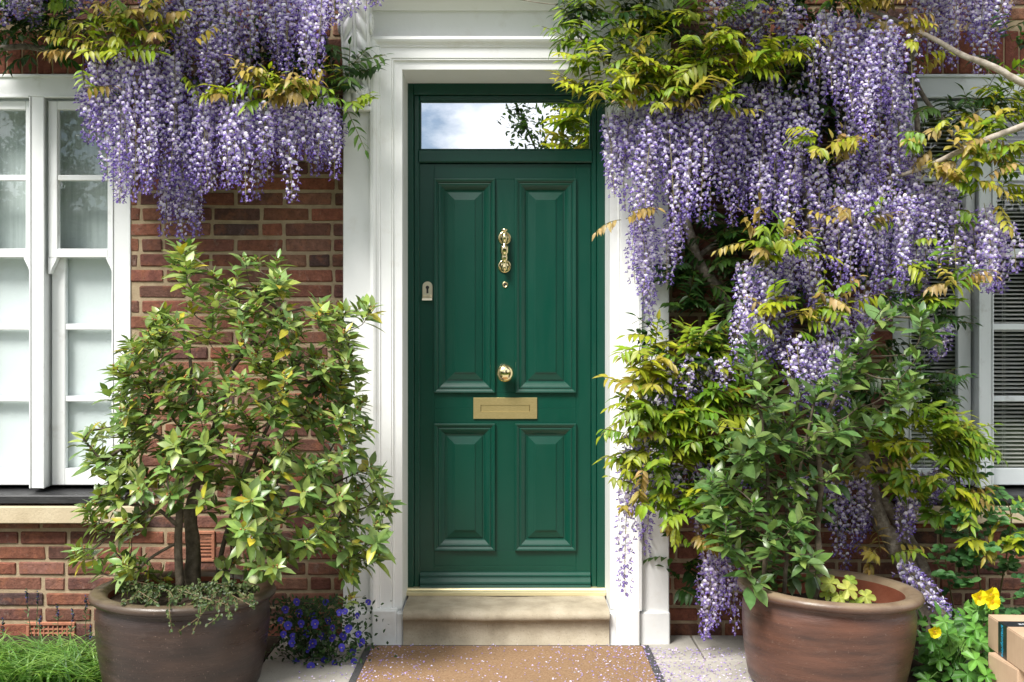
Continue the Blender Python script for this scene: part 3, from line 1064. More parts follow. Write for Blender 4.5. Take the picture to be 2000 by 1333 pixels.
# ------------------------------------------------------------------ pots
def pot(name, label, px, Y, rimpy, dia, tilt, m_out, h_soil):
    c = P(px, rimpy, Y)
    t = thing(name, label, "plant pot", (c.x, Y, 0))
    H = c.z
    r = dia / 2
    rot = Matrix.Rotation(math.radians(tilt), 3, 'Y')
    base = Vector((c.x, Y, 0))
    out = [(0.0, 0.004), (r * .82, 0.004), (r * .835, 0.015), (r * .86, 0.06), (r * .885, 0.11), (r * .905, 0.16), (r * .92, 0.21), (r * .93, 0.255), (r * .93, H - .095), (r * .915, H - .068), (r * .90, H - .050), (r * .91, H - .042)]
    rim = [(r * .91, H - .042), (r * .955, H - .040), (r * .99, H - .032), (r, H - .020), (r * .985, H - .008), (r * .95, H), (r * .88, H - .001), (r * .835, H - .006), (r * .80, H - .020)]
    ins = [(r * .80, H - .020), (r * .80, H - .05), (r * .83, H - .12), (r * .80, H - .20)]
    g = MB(); lathe(g, base, out, 72, (0, 0, 0), rot=rot); body = g.build("body", m_out, t, True)
    g = MB()
    lathe(g, base, rim, 72, (1, 1, 1), rot=rot)
    # lichen grows on the outer half of the lip
    k = 72
    for i in range(len(rim)):
        fcl = (0.25, 0.1, 0.0, 0.25, 0.7, 0.95, 1, 1, 1)[i]
        for j in range(k):
            g.c[i * k + j] = (fcl,) * 3
    g.build("rim", m_out, t, True)
    g = MB(); lathe(g, base, ins, 60, rot=rot); g.build("lining", M["pot_inside"], t, True)
    g = MB(); nr = 14
    vv, ff = [], []
    for i in range(nr + 1):
        for j in range(40):
            a = 2 * PI * j / 40
            q = r * .82 * i / nr
            p = Vector((q * math.cos(a), q * math.sin(a), 0))
            vv.append(base + rot @ (p + Vector((0, 0, H - h_soil + 0.012 * noise.noise(p * 18)))))
    for i in range(nr):
        for j in range(40):
            ff.append((i * 40 + j, i * 40 + (j + 1) % 40, (i + 1) * 40 + (j + 1) % 40, (i + 1) * 40 + j))
    g.add(vv, ff); g.build("potting_soil", M["soil"], t, True)
    return t, c, r

potL, cL, rL = pot("plant_pot", "round brown glazed pot under the tall pale green bay tree", 358, -0.76, 1147, 0.760, 0.6, M["pot_brown"], 0.045)
potR, cR, rR = pot("plant_pot", "reddish brown glazed pot with a bare orange inside wall, beside cardboard boxes", 1611, -0.76, 1142, 0.762, 2.6, M["pot_red"], 0.11)

# ------------------------------------------------------------------ shrubs grown from stems
def grow(seedpts, targets, mb, rmul=0.0022, col=(1, 1, 1), sag=0.02, minr=0.0016, expo=0.42, maxr=0.02):
    """connect every target to the nearest existing node by a curved twig; thickness follows what it carries"""
    nodes = [Vector(p) for p in seedpts]
    par = [-1] * len(nodes)
    segs = []
    order = sorted(targets, key=lambda p: min((p - s).length for s in nodes[:len(seedpts)]))
    ctr = nodes[0]
    dirs = []
    for p in order:
        best, bi = 1e9, 0
        for i, q in enumerate(nodes):
            d = (p - q).length
            if q.z > p.z + 0.02: d += (q.z - p.z) * 0.9
            if d < best: best, bi = d, i
        q = nodes[bi]
        m1 = q.lerp(p, 0.5) + rvec() * best * 0.10 + Vector((0, 0, -sag * best * 4))
        i1 = len(nodes); nodes.append(m1); par.append(bi)
        i2 = len(nodes); nodes.append(p); par.append(i1)
        segs.append((bi, i1, i2))
        dirs.append((p, (p - m1).normalized()))
    cnt = [1] * len(nodes)
    for i in range(len(nodes) - 1, -1, -1):
        if par[i] >= 0: cnt[par[i]] += cnt[i]
    for a, m1, e in segs:
        ra, re = min(maxr, max(minr, rmul * (cnt[m1] * .5) ** expo)), min(maxr, max(minr, rmul * (cnt[e] * .5) ** expo))
        pp, rr = smooth_pts([nodes[a], nodes[m1], nodes[e]], [ra, (ra + re) / 2, re], 3)
        tube(mb, pp, rr, 5, col, cap=False)
    return dirs

def rosette(mb, p, axis, n, ln, wd, pal, droop=0.25, spread=(0.7, 1.25), buds=0, along=0.05):
    axis = axis.normalized()
    a0 = R.uniform(0, 2 * PI)
    o1 = axis.orthogonal().normalized(); o2 = axis.cross(o1)
    for k in range(n):
        a = a0 + k * 2.4 + R.uniform(-.3, .3)
        t = k / max(1, n - 1)
        sp = spread[1] * (1 - t) + spread[0] * t + R.uniform(-.15, .15)
        d = axis * math.cos(sp) + (o1 * math.cos(a) + o2 * math.sin(a)) * math.sin(sp)
        d = (d + Vector((0, 0, -droop * R.uniform(.2, 1.2)))).normalized()
        up = (axis * 0.8 + Vector((0, 0, 0.7)) + rvec() * 0.5)
        l_ = ln * R.uniform(.65, 1.15) * (1 - .35 * t)
        q = p - axis * along * (1 - t)
        leaf(mb, q, d, up, l_, wd * l_ / ln * R.uniform(.85, 1.15), jit(R.choice(pal), .22, .08), R.uniform(.1, .45), R.uniform(.0, .35))
    for k in range(buds):
        sphere(mb, p + rvec() * 0.011, R.uniform(.0035, .0055), jit((0.30, 0.15, 0.035), .3, .1), 5, 3)

# left bay tree
polyL = [(330, 455), (372, 458), (385, 500), (360, 530), (430, 535), (480, 500), (530, 485), (560, 510), (550, 575), (620, 590), (660, 605), (690, 578), (728, 600), (715, 655), (690, 690), (715, 760), (742, 900), (748, 960), (765, 1000), (740, 1090), (690, 1140), (700, 1200), (640, 1170), (560, 1160), (520, 1190), (430, 1120), (330, 1130), (250, 1180), (225, 1110), (140, 1118), (130, 1080), (195, 1050), (150, 1010), (175, 960), (160, 850), (205, 800), (220, 700), (215, 655), (262, 645), (330, 580), (322, 500)]
bay = thing("bay_tree", "tall spreading bay tree with yellowish leaves and orange buds in the brown pot", "tree", (cL.x, cL.y, 0.30))
tm = MB()
trunkA = [P(352, 1150, -.78), P(348, 1060, -.78), P(352, 960, -.76), P(345, 860, -.75), P(372, 760, -.75), P(368, 660, -.74)]
pp, rr = smooth_pts(trunkA, [.018, .0165, .015, .011, .009, .005], 6); tube(tm, pp, rr, 10, rough=.12)
trunkB = [P(372, 1160, -.70), P(378, 1080, -.70), P(372, 1000, -.70), P(390, 930, -.68), P(420, 830, -.66), P(455, 720, -.66), P(490, 600, -.68)]
pp, rr = smooth_pts(trunkB, [.036, .032, .027, .016, .011, .008, .005], 6); tube(tm, pp, rr, 12, rough=.3)
trunkC = [P(420, 1150, -.66), P(440, 1050, -.64), P(480, 930, -.62), P(530, 820, -.62), P(590, 700, -.64)]
pp, rr = smooth_pts(trunkC, [.012, .010, .009, .007, .004], 6); tube(tm, pp, rr, 8, rough=.15)
br = [P(350, 1030, -.78), P(300, 990, -.82), P(250, 985, -.86), P(215, 950, -.88), P(205, 900, -.88)]
pp, rr = smooth_pts(br, [.009, .0075, .006, .004, .003], 5); tube(tm, pp, rr, 7)
br2 = [P(455, 720, -.66), P(500, 660, -.72), P(540, 600, -.76)]
pp, rr = smooth_pts(br2, [.008, .006, .004], 5); tube(tm, pp, rr, 7)
targets = []
tries = 0
holes = [(600, 1130, 60, 45), (370, 1062, 95, 62), (300, 1060, 55, 40), (330, 560, 25, 40), (330, 1010, 40, 30), (590, 1010, 24, 30)]
while len(targets) < 520 and tries < 20000:
    tries += 1
    x, y = R.uniform(130, 770), R.uniform(450, 1200)
    if not in_poly(x, y, polyL): continue
    if any(((x - a) / c) ** 2 + ((y - b_) / d) ** 2 < 1 for a, b_, c, d in holes): continue
    if y < 560 and R.random() < .25: continue
    if y > 1090 and R.random() < .45: continue
    ex = max(0.25, 1 - abs(x - 440) / 360)
    Y = -0.74 + R.uniform(-.36, .34) * ex ** .5
    p = P(x, y, Y)
    if any((p - q).length < 0.032 for q in targets): continue
    targets.append(p)
tw = tm
dirs = grow(trunkA[1:] + trunkB[2:] + trunkC[1:] + br[1:] + br2[1:], targets, tw, 0.0021)
tw.build("trunk", M["twig"], bay, True)
palL = [lin(126, 148, 72), lin(106, 134, 68), lin(144, 160, 90), lin(92, 120, 60), lin(116, 140, 80), lin(134, 150, 66)] * 3 + [lin(168, 160, 56)]
fo = MB()
ctr = P(430, 900, -.74)
for p, d in dirs:
    out = (p - ctr).normalized()
    ax = (d * .5 + out * .55 + Vector((0, -.30, .85)) + rvec() * .35)
    ln_ = R.uniform(.078, .108)
    rosette(fo, p, ax, R.randint(8, 11), ln_, ln_ * .42, palL, .10, buds=R.choice((0, 3, 5, 6)), along=.05)
fo.build("crown", M["bay"], bay, True)

# right bay shrub, darker
polyR = [(1455, 650), (1490, 650), (1500, 740), (1560, 720), (1610, 740), (1650, 660), (1690, 610), (1740, 570), (1800, 580), (1852, 605), (1835, 650), (1830, 720), (1790, 760), (1760, 800), (1690, 850), (1660, 930), (1630, 940), (1620, 990), (1570, 1010), (1600, 1060), (1600, 1120), (1520, 1160), (1450, 1145), (1400, 1080), (1372, 1020), (1362, 940), (1400, 830), (1430, 790), (1480, 760), (1455, 700)]
bayR = thing("bay_shrub", "dark green bay shrub with fresh bright tips in the reddish pot", "shrub", (cR.x, cR.y, 0.28))
tm = MB()
t1 = [P(1588, 1175, -.76), P(1602, 1110, -.76), P(1596, 1030, -.76), P(1604, 950, -.75), P(1600, 860, -.74), P(1640, 760, -.74), P(1700, 680, -.74)]
pp, rr = smooth_pts(t1, [.0155, .0145, .0135, .012, .010, .007, .004], 6); tube(tm, pp, rr, 10, rough=.1, col=(1.9, 1.8, 1.6))
t2 = [P(1490, 1180, -.80), P(1495, 1060, -.82), P(1500, 940, -.82), P(1488, 820, -.82), P(1478, 700, -.82)]
pp, rr = smooth_pts(t2, [.010, .009, .008, .006, .004], 6); tube(tm, pp, rr, 8)
t3 = [P(1530, 1180, -.72), P(1540, 1050, -.70), P(1560, 930, -.70), P(1590, 790, -.72)]
pp, rr = smooth_pts(t3, [.010, .008, .007, .005], 6); tube(tm, pp, rr, 8)
targets = []; tries = 0
while len(targets) < 180 and tries < 20000:
    tries += 1
    x, y = R.uniform(1340, 1860), R.uniform(560, 1170)
    if not in_poly(x, y, polyR): continue
    if y < 740 and R.random() < .35: continue
    Y = -0.78 + R.uniform(-.24, .26)
    p = P(x, y, Y)
    if any((p - q).length < 0.05 for q in targets): continue
    targets.append(p)
tw = tm
dirs = grow(t1[3:] + t2[1:] + t3[1:], targets, tw, .0022)
tw.build("trunk", M["twig"], bayR, True)
palR = [lin(84, 112, 56), lin(98, 124, 62), lin(70, 100, 50), lin(110, 132, 68), lin(86, 114, 66)]
palT = [lin(110, 150, 50), lin(96, 140, 46)]
fo = MB()
for p, d in dirs:
    ax = d * .5 + Vector((0, -.2, .8)) + rvec() * .35
    ln_ = R.uniform(.085, .12)
    rosette(fo, p, ax, R.randint(7, 9), ln_, ln_ * .47, palR, .2, (0.6, 1.2), along=.07)
    if R.random() < .5:
        rosette(fo, p, ax + Vector((0, 0, .8)), 4, .045, .014, palT, .0, (.15, .4), along=.01)
fo.build("crown", M["bay"], bayR, True)

# ------------------------------------------------------------------ wisteria
LIL_P, LIL_M, LIL_D = (0.63, 0.54, 0.86), (0.33, 0.22, 0.66), (0.14, 0.07, 0.42)

def floret(mb, p, o, size, ripe):
    """pea flower facing o: broad banner petal swept up and a folded darker keel below"""
    o = (o + rvec() * .35).normalized()
    z = Vector((0, 0, 1))
    side = o.cross(z).normalized()
    up = (z * .85 + o * .35).normalized()
    bc = mixc(LIL_P, (0.93, 0.90, 0.95), R.random() ** 1.2) if ripe else LIL_D
    bc = jit(bc, .12, .05)
    kc = jit(mixc(LIL_M, LIL_D, R.random()), .2, .08)
    s = size
    q = p + o * s * .25
    # banner
    v = [q - up * s * .30, q + side * s * .62 - o * s * .10, q + side * s * .48 + up * s * .62 - o * s * .05, q + up * s * .82 - o * s * .22, q - side * s * .48 + up * s * .62 - o * s * .05, q - side * s * .62 - o * s * .10, q + up * s * .22 + o * s * .18]
    c = [kc, mixc(bc, kc, .35), bc, bc, bc, mixc(bc, kc, .35), mixc(bc, (0.9, 0.88, 0.80), .5)]
    mb.add(v, [(0, 1, 6), (1, 2, 6), (2, 3, 6), (3, 4, 6), (4, 5, 6), (5, 0, 6)], c)
    # keel and wings
    tip = q + o * s * 1.0 - z * s * .42
    v = [q - up * s * .22, q + side * s * .30 + o * s * .4 - z * s * .10, tip, q - side * s * .30 + o * s * .4 - z * s * .10, q + o * s * .55 + up * s * .10]
    c = [kc, kc, jit(LIL_D, .2), kc, mixc(kc, bc, .55)]
    mb.add(v, [(0, 1, 4), (1, 2, 4), (2, 3, 4), (3, 0, 4), (0, 3, 2, 1)], c)

m_st = M["stalk"]
def raceme_mesh(Ln, seed, loose):
    R.seed(seed)
    mb = MB()
    n = int(Ln * (190 if not loose else 115))
    bendx, bendy = R.uniform(-.03, .03), R.uniform(-.02, .02)
    ax = lambda t: Vector((bendx * math.sin(t * 2.6), bendy * math.sin(t * 2.2), -Ln * t))
    tube(mb, [ax(i / 8) for i in range(9)], [.0018] * 8 + [.0008], 4, (0.22, 0.20, 0.07), 1, cap=False)
    for i in range(n):
        t = 0.03 + 0.97 * (i + R.random() * .6) / n
        a = i * 2.399 + R.uniform(-.5, .5)
        o = Vector((math.cos(a), math.sin(a), R.uniform(-.25, .15))).normalized()
        r = (0.040 if not loose else .034) * (0.66 + 0.75 * t - 1.75 * max(0, t - .40) ** 1.15) * R.uniform(.7, 1.15)
        size = 0.0185 * (1.05 - 0.42 * t ** 2.2) * R.uniform(.85, 1.15)
        ripe = t < 0.82 + R.uniform(-.15, .15)
        b0 = ax(t)
        p = b0 + o * max(.006, r)
        floret(mb, p, o, size, ripe)
        mb.add([b0, b0 + Vector((0, 0, .0012)), p], [(0, 1, 2)], (0.26, 0.20, 0.20), 1)
    return mb

RAC = []
for Ln in (0.20, 0.30, 0.40, 0.50, 0.60):
    for k in range(4):
        mbx = raceme_mesh(Ln, 100 + int(Ln * 100) * 7 + k, k == 3)
        RAC.append((Ln, k, mbx, mbx.mesh("flower_cluster", [M["petal"], m_st])))
R.seed(11)

def place_racemes(vine, specs, limit=100):
    """specs: (x, top, bottom, Y) in photo pixels; the longest in front are parts, the rest one mass"""
    base = BASE[vine.name]
    todo = []
    for x, a, b_, Y, *dr in specs:
        p = P(x, a, Y)
        Ln = (b_ - a) / S(Y)
        near = sorted(RAC, key=lambda r: abs(r[0] - Ln) + (0.0 if r[1] < 3 else .06))[:4]
        r = R.choice(near)
        todo.append((p, Ln, r, Y, dr[0] if dr else None))
    order = sorted(range(len(todo)), key=lambda i: (todo[i][3], -todo[i][1]))
    rest = MB()
    for k, i in enumerate(order):
        p, Ln, r, Y, dr = todo[i]
        sc = Ln / r[0]
        wxy = R.uniform(.78, 1.08)
        rotm = Matrix.Rotation(R.uniform(-.09, .09), 4, 'X') @ Matrix.Rotation(R.uniform(-.09, .09), 4, 'Y') @ Matrix.Rotation(R.uniform(0, 6.28), 4, 'Z')
        if dr is not None:
            rotm = Vector(dr).normalized().to_track_quat('-Z', 'Y').to_matrix().to_4x4()
        scm = Matrix.Diagonal((wxy, wxy, min(1.35, max(.75, sc)), 1))
        if k < limit:
            o = bpy.data.objects.new("flower_cluster", r[3])
            COL.objects.link(o)
            o.parent = vine
            o.matrix_local = Matrix.Translation(p - base) @ rotm @ scm
        else:
            mm = Matrix.Translation(p) @ rotm @ scm
            b0 = len(rest.v)
            rest.v.extend(tuple(mm @ Vector(q)) for q in r[2].v)
            rest.f.extend(tuple(b0 + q for q in f_) for f_ in r[2].f)
            rest.c.extend(r[2].c); rest.mi.extend(r[2].mi)
    if rest.v:
        o = rest.build("blossom", [M["petal"], m_st], vine)
        tag(o, kind="stuff")

def thicken(base, extra, dxp=15, back=.10):
    out = []
    for x, a, b_, Y in base:
        out.append((x, a, b_, Y))
        for k in range(extra if R.random() < .85 else 0):
            ln_ = b_ - a
            out.append((x + R.uniform(-dxp, dxp), a + R.uniform(-.10, .20) * ln_, b_ - R.uniform(0, .40) * ln_, min(-.07, Y + R.uniform(.12, back + .18))))
    return out

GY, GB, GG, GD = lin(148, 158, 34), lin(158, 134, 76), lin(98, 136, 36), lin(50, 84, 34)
PAL = {
    "bronze": [GB, lin(178, 152, 102), lin(144, 120, 58), lin(166, 152, 64)],
    "yellow": [GY, lin(162, 166, 38), lin(130, 154, 34), lin(166, 150, 62), lin(112, 142, 34)],
    "green": [GG, lin(96, 130, 38), lin(126, 150, 42), lin(150, 156, 48)],
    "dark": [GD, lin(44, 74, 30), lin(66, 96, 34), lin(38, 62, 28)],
}
WST = [(0.0, 0.0), (0.18, 0.7), (0.42, 1.0), (0.72, 0.6), (1.0, 0.0)]

def pinnate(mb, p, d, ln, pairs, pal, droop=.5, lw=.021, ll=.058, hang=.4):
    """compound leaf: arching rachis with drooping paired leaflets"""
    d = d.normalized()
    pts = []
    q = p.copy(); dd = d.copy()
    k = pairs + 1
    for i in range(k + 1):
        pts.append(q.copy())
        q = q + dd * (ln / k)
        dd = (dd + Vector((0, 0, -droop * 1.2 / k))).normalized()
    tube(mb, pts, [.0016] * k + [.0009], 4, (0.17, 0.15, 0.035), cap=False)
    colb = R.choice(pal)
    rollv = Vector((0, -.2, 1)) + rvec() * .6
    for i in range(1, k + 1):
        t = (pts[min(i + 1, k)] - pts[i - 1]).normalized()
        sd_ = t.cross(rollv)
        sd_ = sd_.normalized() if sd_.length > .05 else Vector((1, 0, 0))
        fade = 0.72 + .28 * math.sin(PI * (i / k) ** .8)
        for s in ((-1, 1) if i < k else (0,)):
            if s == 0:
                dl = t + Vector((0, 0, -hang * .4))
            else:
                dl = sd_ * s * .85 + t * R.uniform(.4, .75) + Vector((0, 0, -hang * R.uniform(.5, 1.5)))
            dl = dl.normalized()
            upn = Vector((0, -.35, 1)) + rvec() * .35 + t * .3
            c = jit(mixc(colb, R.choice(pal), R.random() * .5), .16, .06)
            l_ = ll * fade * R.uniform(.85, 1.15)
            leaf(mb, pts[i], dl, upn, l_, lw * fade * R.uniform(.85, 1.2), c, R.uniform(.1, .5), R.uniform(.05, .4), WST)

def foliage(mb, regions):
    for cx, cy, rx, ry, Y0, Y1, n, pal, *opt in regions:
        hang = opt[0] if opt else (.9 if pal == "bronze" else .35)
        for _ in range(n):
            a = R.uniform(0, 2 * PI); q = math.sqrt(R.random())
            x, y = cx + rx * q * math.cos(a), cy + ry * q * math.sin(a)
            Y = R.uniform(Y0, Y1)
            p = P(x, y, Y)
            d = Vector((math.cos(a) * .8 + R.uniform(-.7, .7), R.uniform(-.9, .1), R.uniform(-.15, .75)))
            pl = pal if R.random() > (.18 if pal != "bronze" else .35) else R.choice(["yellow", "green"]) if pal != "dark" else "dark"
            pairs = R.choice((3, 4, 4, 5)) if pal == "bronze" else R.choice((3, 4, 5, 5))
            ln_ = pairs * R.uniform(.026, .038)
            pinnate(mb, p, d, ln_, pairs, PAL[pl], R.uniform(-.1, .9), R.uniform(.020, .028), R.uniform(.056, .084) * (.8 if pal == "bronze" else 1), hang)

# ---- right vine: trunks
vineR = thing("wisteria_vine", "large wisteria with twisted grey trunk flowering over the right side of the door and window", "wisteria", (PX(1830, -.35), -0.35, 0))
M["pale_bark"] = stone("pale_bark", (0.20, 0.165, 0.13), (0.36, 0.31, 0.25), (0.50, 0.46, 0.40), 30)
def limb(name, pts, rads, n=10, rough=.25, k=6, parent=None, m=None):
    g = MB()
    pp, rr = smooth_pts(pts, rads, k)
    pp = [p + rvec() * (rr[i] * .12) for i, p in enumerate(pp)]
    tube(g, pp, rr, n, rough=rough)
    return g.build(name, m or M["bark"], parent or vineR, True)
limb("trunk", [P(1845, 1262, -.40), P(1815, 1190, -.40), P(1770, 1110, -.36), P(1715, 1010, -.30), P(1690, 920, -.26), P(1640, 800, -.22), P(1600, 640, -.2), P(1590, 480, -.2), P(1560, 300, -.2), P(1500, 120, -.2), P(1440, -60, -.2)],
     [.085, .06, .042, .036, .034, .034, .034, .033, .03, .028, .026], 14, .35)
limb("trunk", [P(1850, 1262, -.30), P(1810, 1130, -.28), P(1760, 1030, -.22), P(1700, 960, -.2), P(1560, 880, -.15), P(1480, 760, -.13), P(1440, 640, -.13), P(1400, 560, -.14), P(1360, 500, -.14), P(1330, 360, -.16), P(1330, 160, -.2)],
     [.045, .032, .03, .028, .027, .027, .028, .026, .025, .022, .018], 12, .3)
limb("trunk", [P(1440, 700, -.16), P(1445, 600, -.18), P(1480, 520, -.18), P(1530, 420, -.2), P(1540, 300, -.22)], [.030, .026, .02, .018, .014], 10, .3)
limb("branch", [P(1350, 600, -.10), P(1350, 520, -.1), P(1420, 460, -.1), P(1500, 400, -.12)], [.016, .016, .013, .010], 8)
limb("branch", [P(2060, 195, -.56), P(2000, 165, -.56), P(1940, 132, -.55), P(1880, 108, -.52), P(1790, 60, -.45), P(1700, 20, -.35)], [.018, .0165, .015, .013, .011, .010], 9, .12, m=M["pale_bark"])
limb("branch", [P(2060, 215, -.60), P(2000, 246, -.60), P(1940, 268, -.59), P(1880, 294, -.56), P(1800, 330, -.46), P(1700, 360, -.34)], [.0155, .015, .0135, .012, .010, .008], 9, .12, m=M["pale_bark"])
limb("branch", [P(1790, 30, -.2), P(1780, 150, -.18), P(1792, 250, -.18), P(1780, 330, -.2), P(1730, 460, -.2)], [.014, .014, .013, .012, .012], 9, .15)
limb("branch", [P(1780, 140, -.14), P(1810, 200, -.12), P(1850, 245, -.12), P(1890, 330, -.14)], [.012, .011, .010, .008], 8, .15)
limb("branch", [P(1600, 560, -.2), P(1500, 600, -.2), P(1400, 640, -.24), P(1300, 720, -.3), P(1250, 850, -.34)], [.014, .012, .010, .007, .004], 8)
limb("branch", [P(1700, 960, -.22), P(1760, 900, -.26), P(1830, 860, -.3), P(1870, 830, -.3)], [.012, .010, .007, .004], 8)
limb("branch", [P(1330, 220, -.24), P(1260, 160, -.3), P(1180, 120, -.32), P(1120, 60, -.34)], [.012, .010, .007, .004], 8)
limb("branch", [P(1690, 930, -.3), P(1500, 960, -.34), P(1400, 1040, -.36)], [.012, .009, .005], 8)
limb("tendril", [P(1160, 6, -.36), P(1120, 3, -.38), P(1085, 9, -.4), P(1050, 6, -.4), P(1020, 1, -.4), P(1000, -3, -.4)], [.0025, .0022, .002, .002, .0018, .0012], 5, 0)

rb = []
def grp(x0, x1, n, t0, t1, b0, b1, Y0, Y1):
    for i in range(n):
        x = x0 + (x1 - x0) * (i + .5 + R.uniform(-.35, .35)) / n
        rb.append((x, R.uniform(t0, t1), R.uniform(b0 - .16 * (b0 - t0), b1 + .05 * (b1 - t1)), R.uniform(Y0, Y1)))
grp(1183, 1225, 4, 205, 235, 340, 390, -.50, -.40)
grp(1225, 1275, 4, 200, 240, 420, 500, -.50, -.38)
rb += [(1248, 420, 580, -.42), (1272, 450, 640, -.38), (1262, 470, 600, -.36), (1300, 440, 560, -.36), (1312, 420, 520, -.34)]
grp(1275, 1380, 7, 190, 235, 410, 480, -.52, -.38)
grp(1375, 1450, 5, 165, 220, 390, 440, -.50, -.36)
grp(1440, 1580, 9, 160, 230, 330, 430, -.50, -.34)
grp(1400, 1600, 6, 130, 180, 260, 340, -.48, -.38)
grp(1700, 1800, 4, 440, 500, 580, 650, -.46, -.36)
grp(1480, 1600, 6, 290, 340, 430, 500, -.46, -.34)
grp(1590, 1700, 7, 15, 45, 190, 235, -.58, -.46)
grp(1690, 1782, 6, 20, 60, 235, 290, -.58, -.44)
grp(1600, 1780, 6, 110, 150, 300, 360, -.46, -.36)
grp(1380, 1570, 9, -30, 20, 70, 140, -.46, -.34)
grp(1790, 1965, 10, -70, -20, 90, 145, -.46, -.30)
grp(1640, 1790, 7, 240, 300, 380, 430, -.42, -.32)
grp(1600, 1700, 6, 350, 390, 520, 590, -.52, -.40)
grp(1690, 1790, 6, 335, 380, 520, 570, -.50, -.38)
grp(1780, 1850, 4, 325, 370, 500, 560, -.46, -.36)
grp(1862, 1975, 8, 395, 440, 550, 620, -.50, -.38)
grp(1445, 1520, 5, 470, 520, 620, 700, -.50, -.40)
grp(1520, 1600, 5, 440, 500, 590, 650, -.48, -.38)
grp(1530, 1650, 8, 640, 690, 770, 830, -.58, -.46)
grp(1445, 1530, 5, 560, 620, 690, 750, -.58, -.46)
grp(1290, 1420, 5, 690, 740, 770, 820, -.54, -.46)
grp(1450, 1510, 3, 580, 610, 690, 740, -.42, -.34)
grp(1600, 1720, 4, 560, 620, 680, 760, -.40, -.3)
rb += [(1400, 690, 740, -.36), (1420, 700, 745, -.34), (1290, 755, 815, -.4), (1312, 745, 800, -.4), (1340, 720, 790, -.36),
       (1240, 845, 1165, -.42), (1247, 850, 1040, -.40), (1232, 870, 1000, -.42), (1290, 830, 950, -.38), (1302, 850, 960, -.36), (1325, 910, 1000, -.36), (1372, 900, 1000, -.36), (1380, 940, 1060, -.36),
       (1385, 1070, 1256, -.46), (1398, 1080, 1225, -.44), (1428, 1070, 1240, -.44), (1440, 1060, 1200, -.42), (1412, 1060, 1190, -.42), (1420, 1000, 1100, -.4),
       (1630, 930, 1090, -.34), (1655, 925, 1120, -.34), (1675, 930, 1080, -.32), (1690, 940, 1060, -.32),
       (1768, 935, 1060, -.44), (1782, 945, 1040, -.42), (1756, 930, 1010, -.40), (1800, 920, 990, -.36), (1835, 900, 985, -.36), (1850, 920, 970, -.36), (1836, 620, 705, -.40), (1828, 640, 700, -.38), (1560, 930, 1000, -.36), (1470, 880, 960, -.36)]
specsR = thicken(rb, 1, 16, .10)
specsR += [(1758, 1100, 1235, -.47, (.68, -.25, -.75)), (1772, 1110, 1250, -.46, (.70, -.2, -.7)), (1750, 1105, 1210, -.44, (.72, -.2, -.66))]
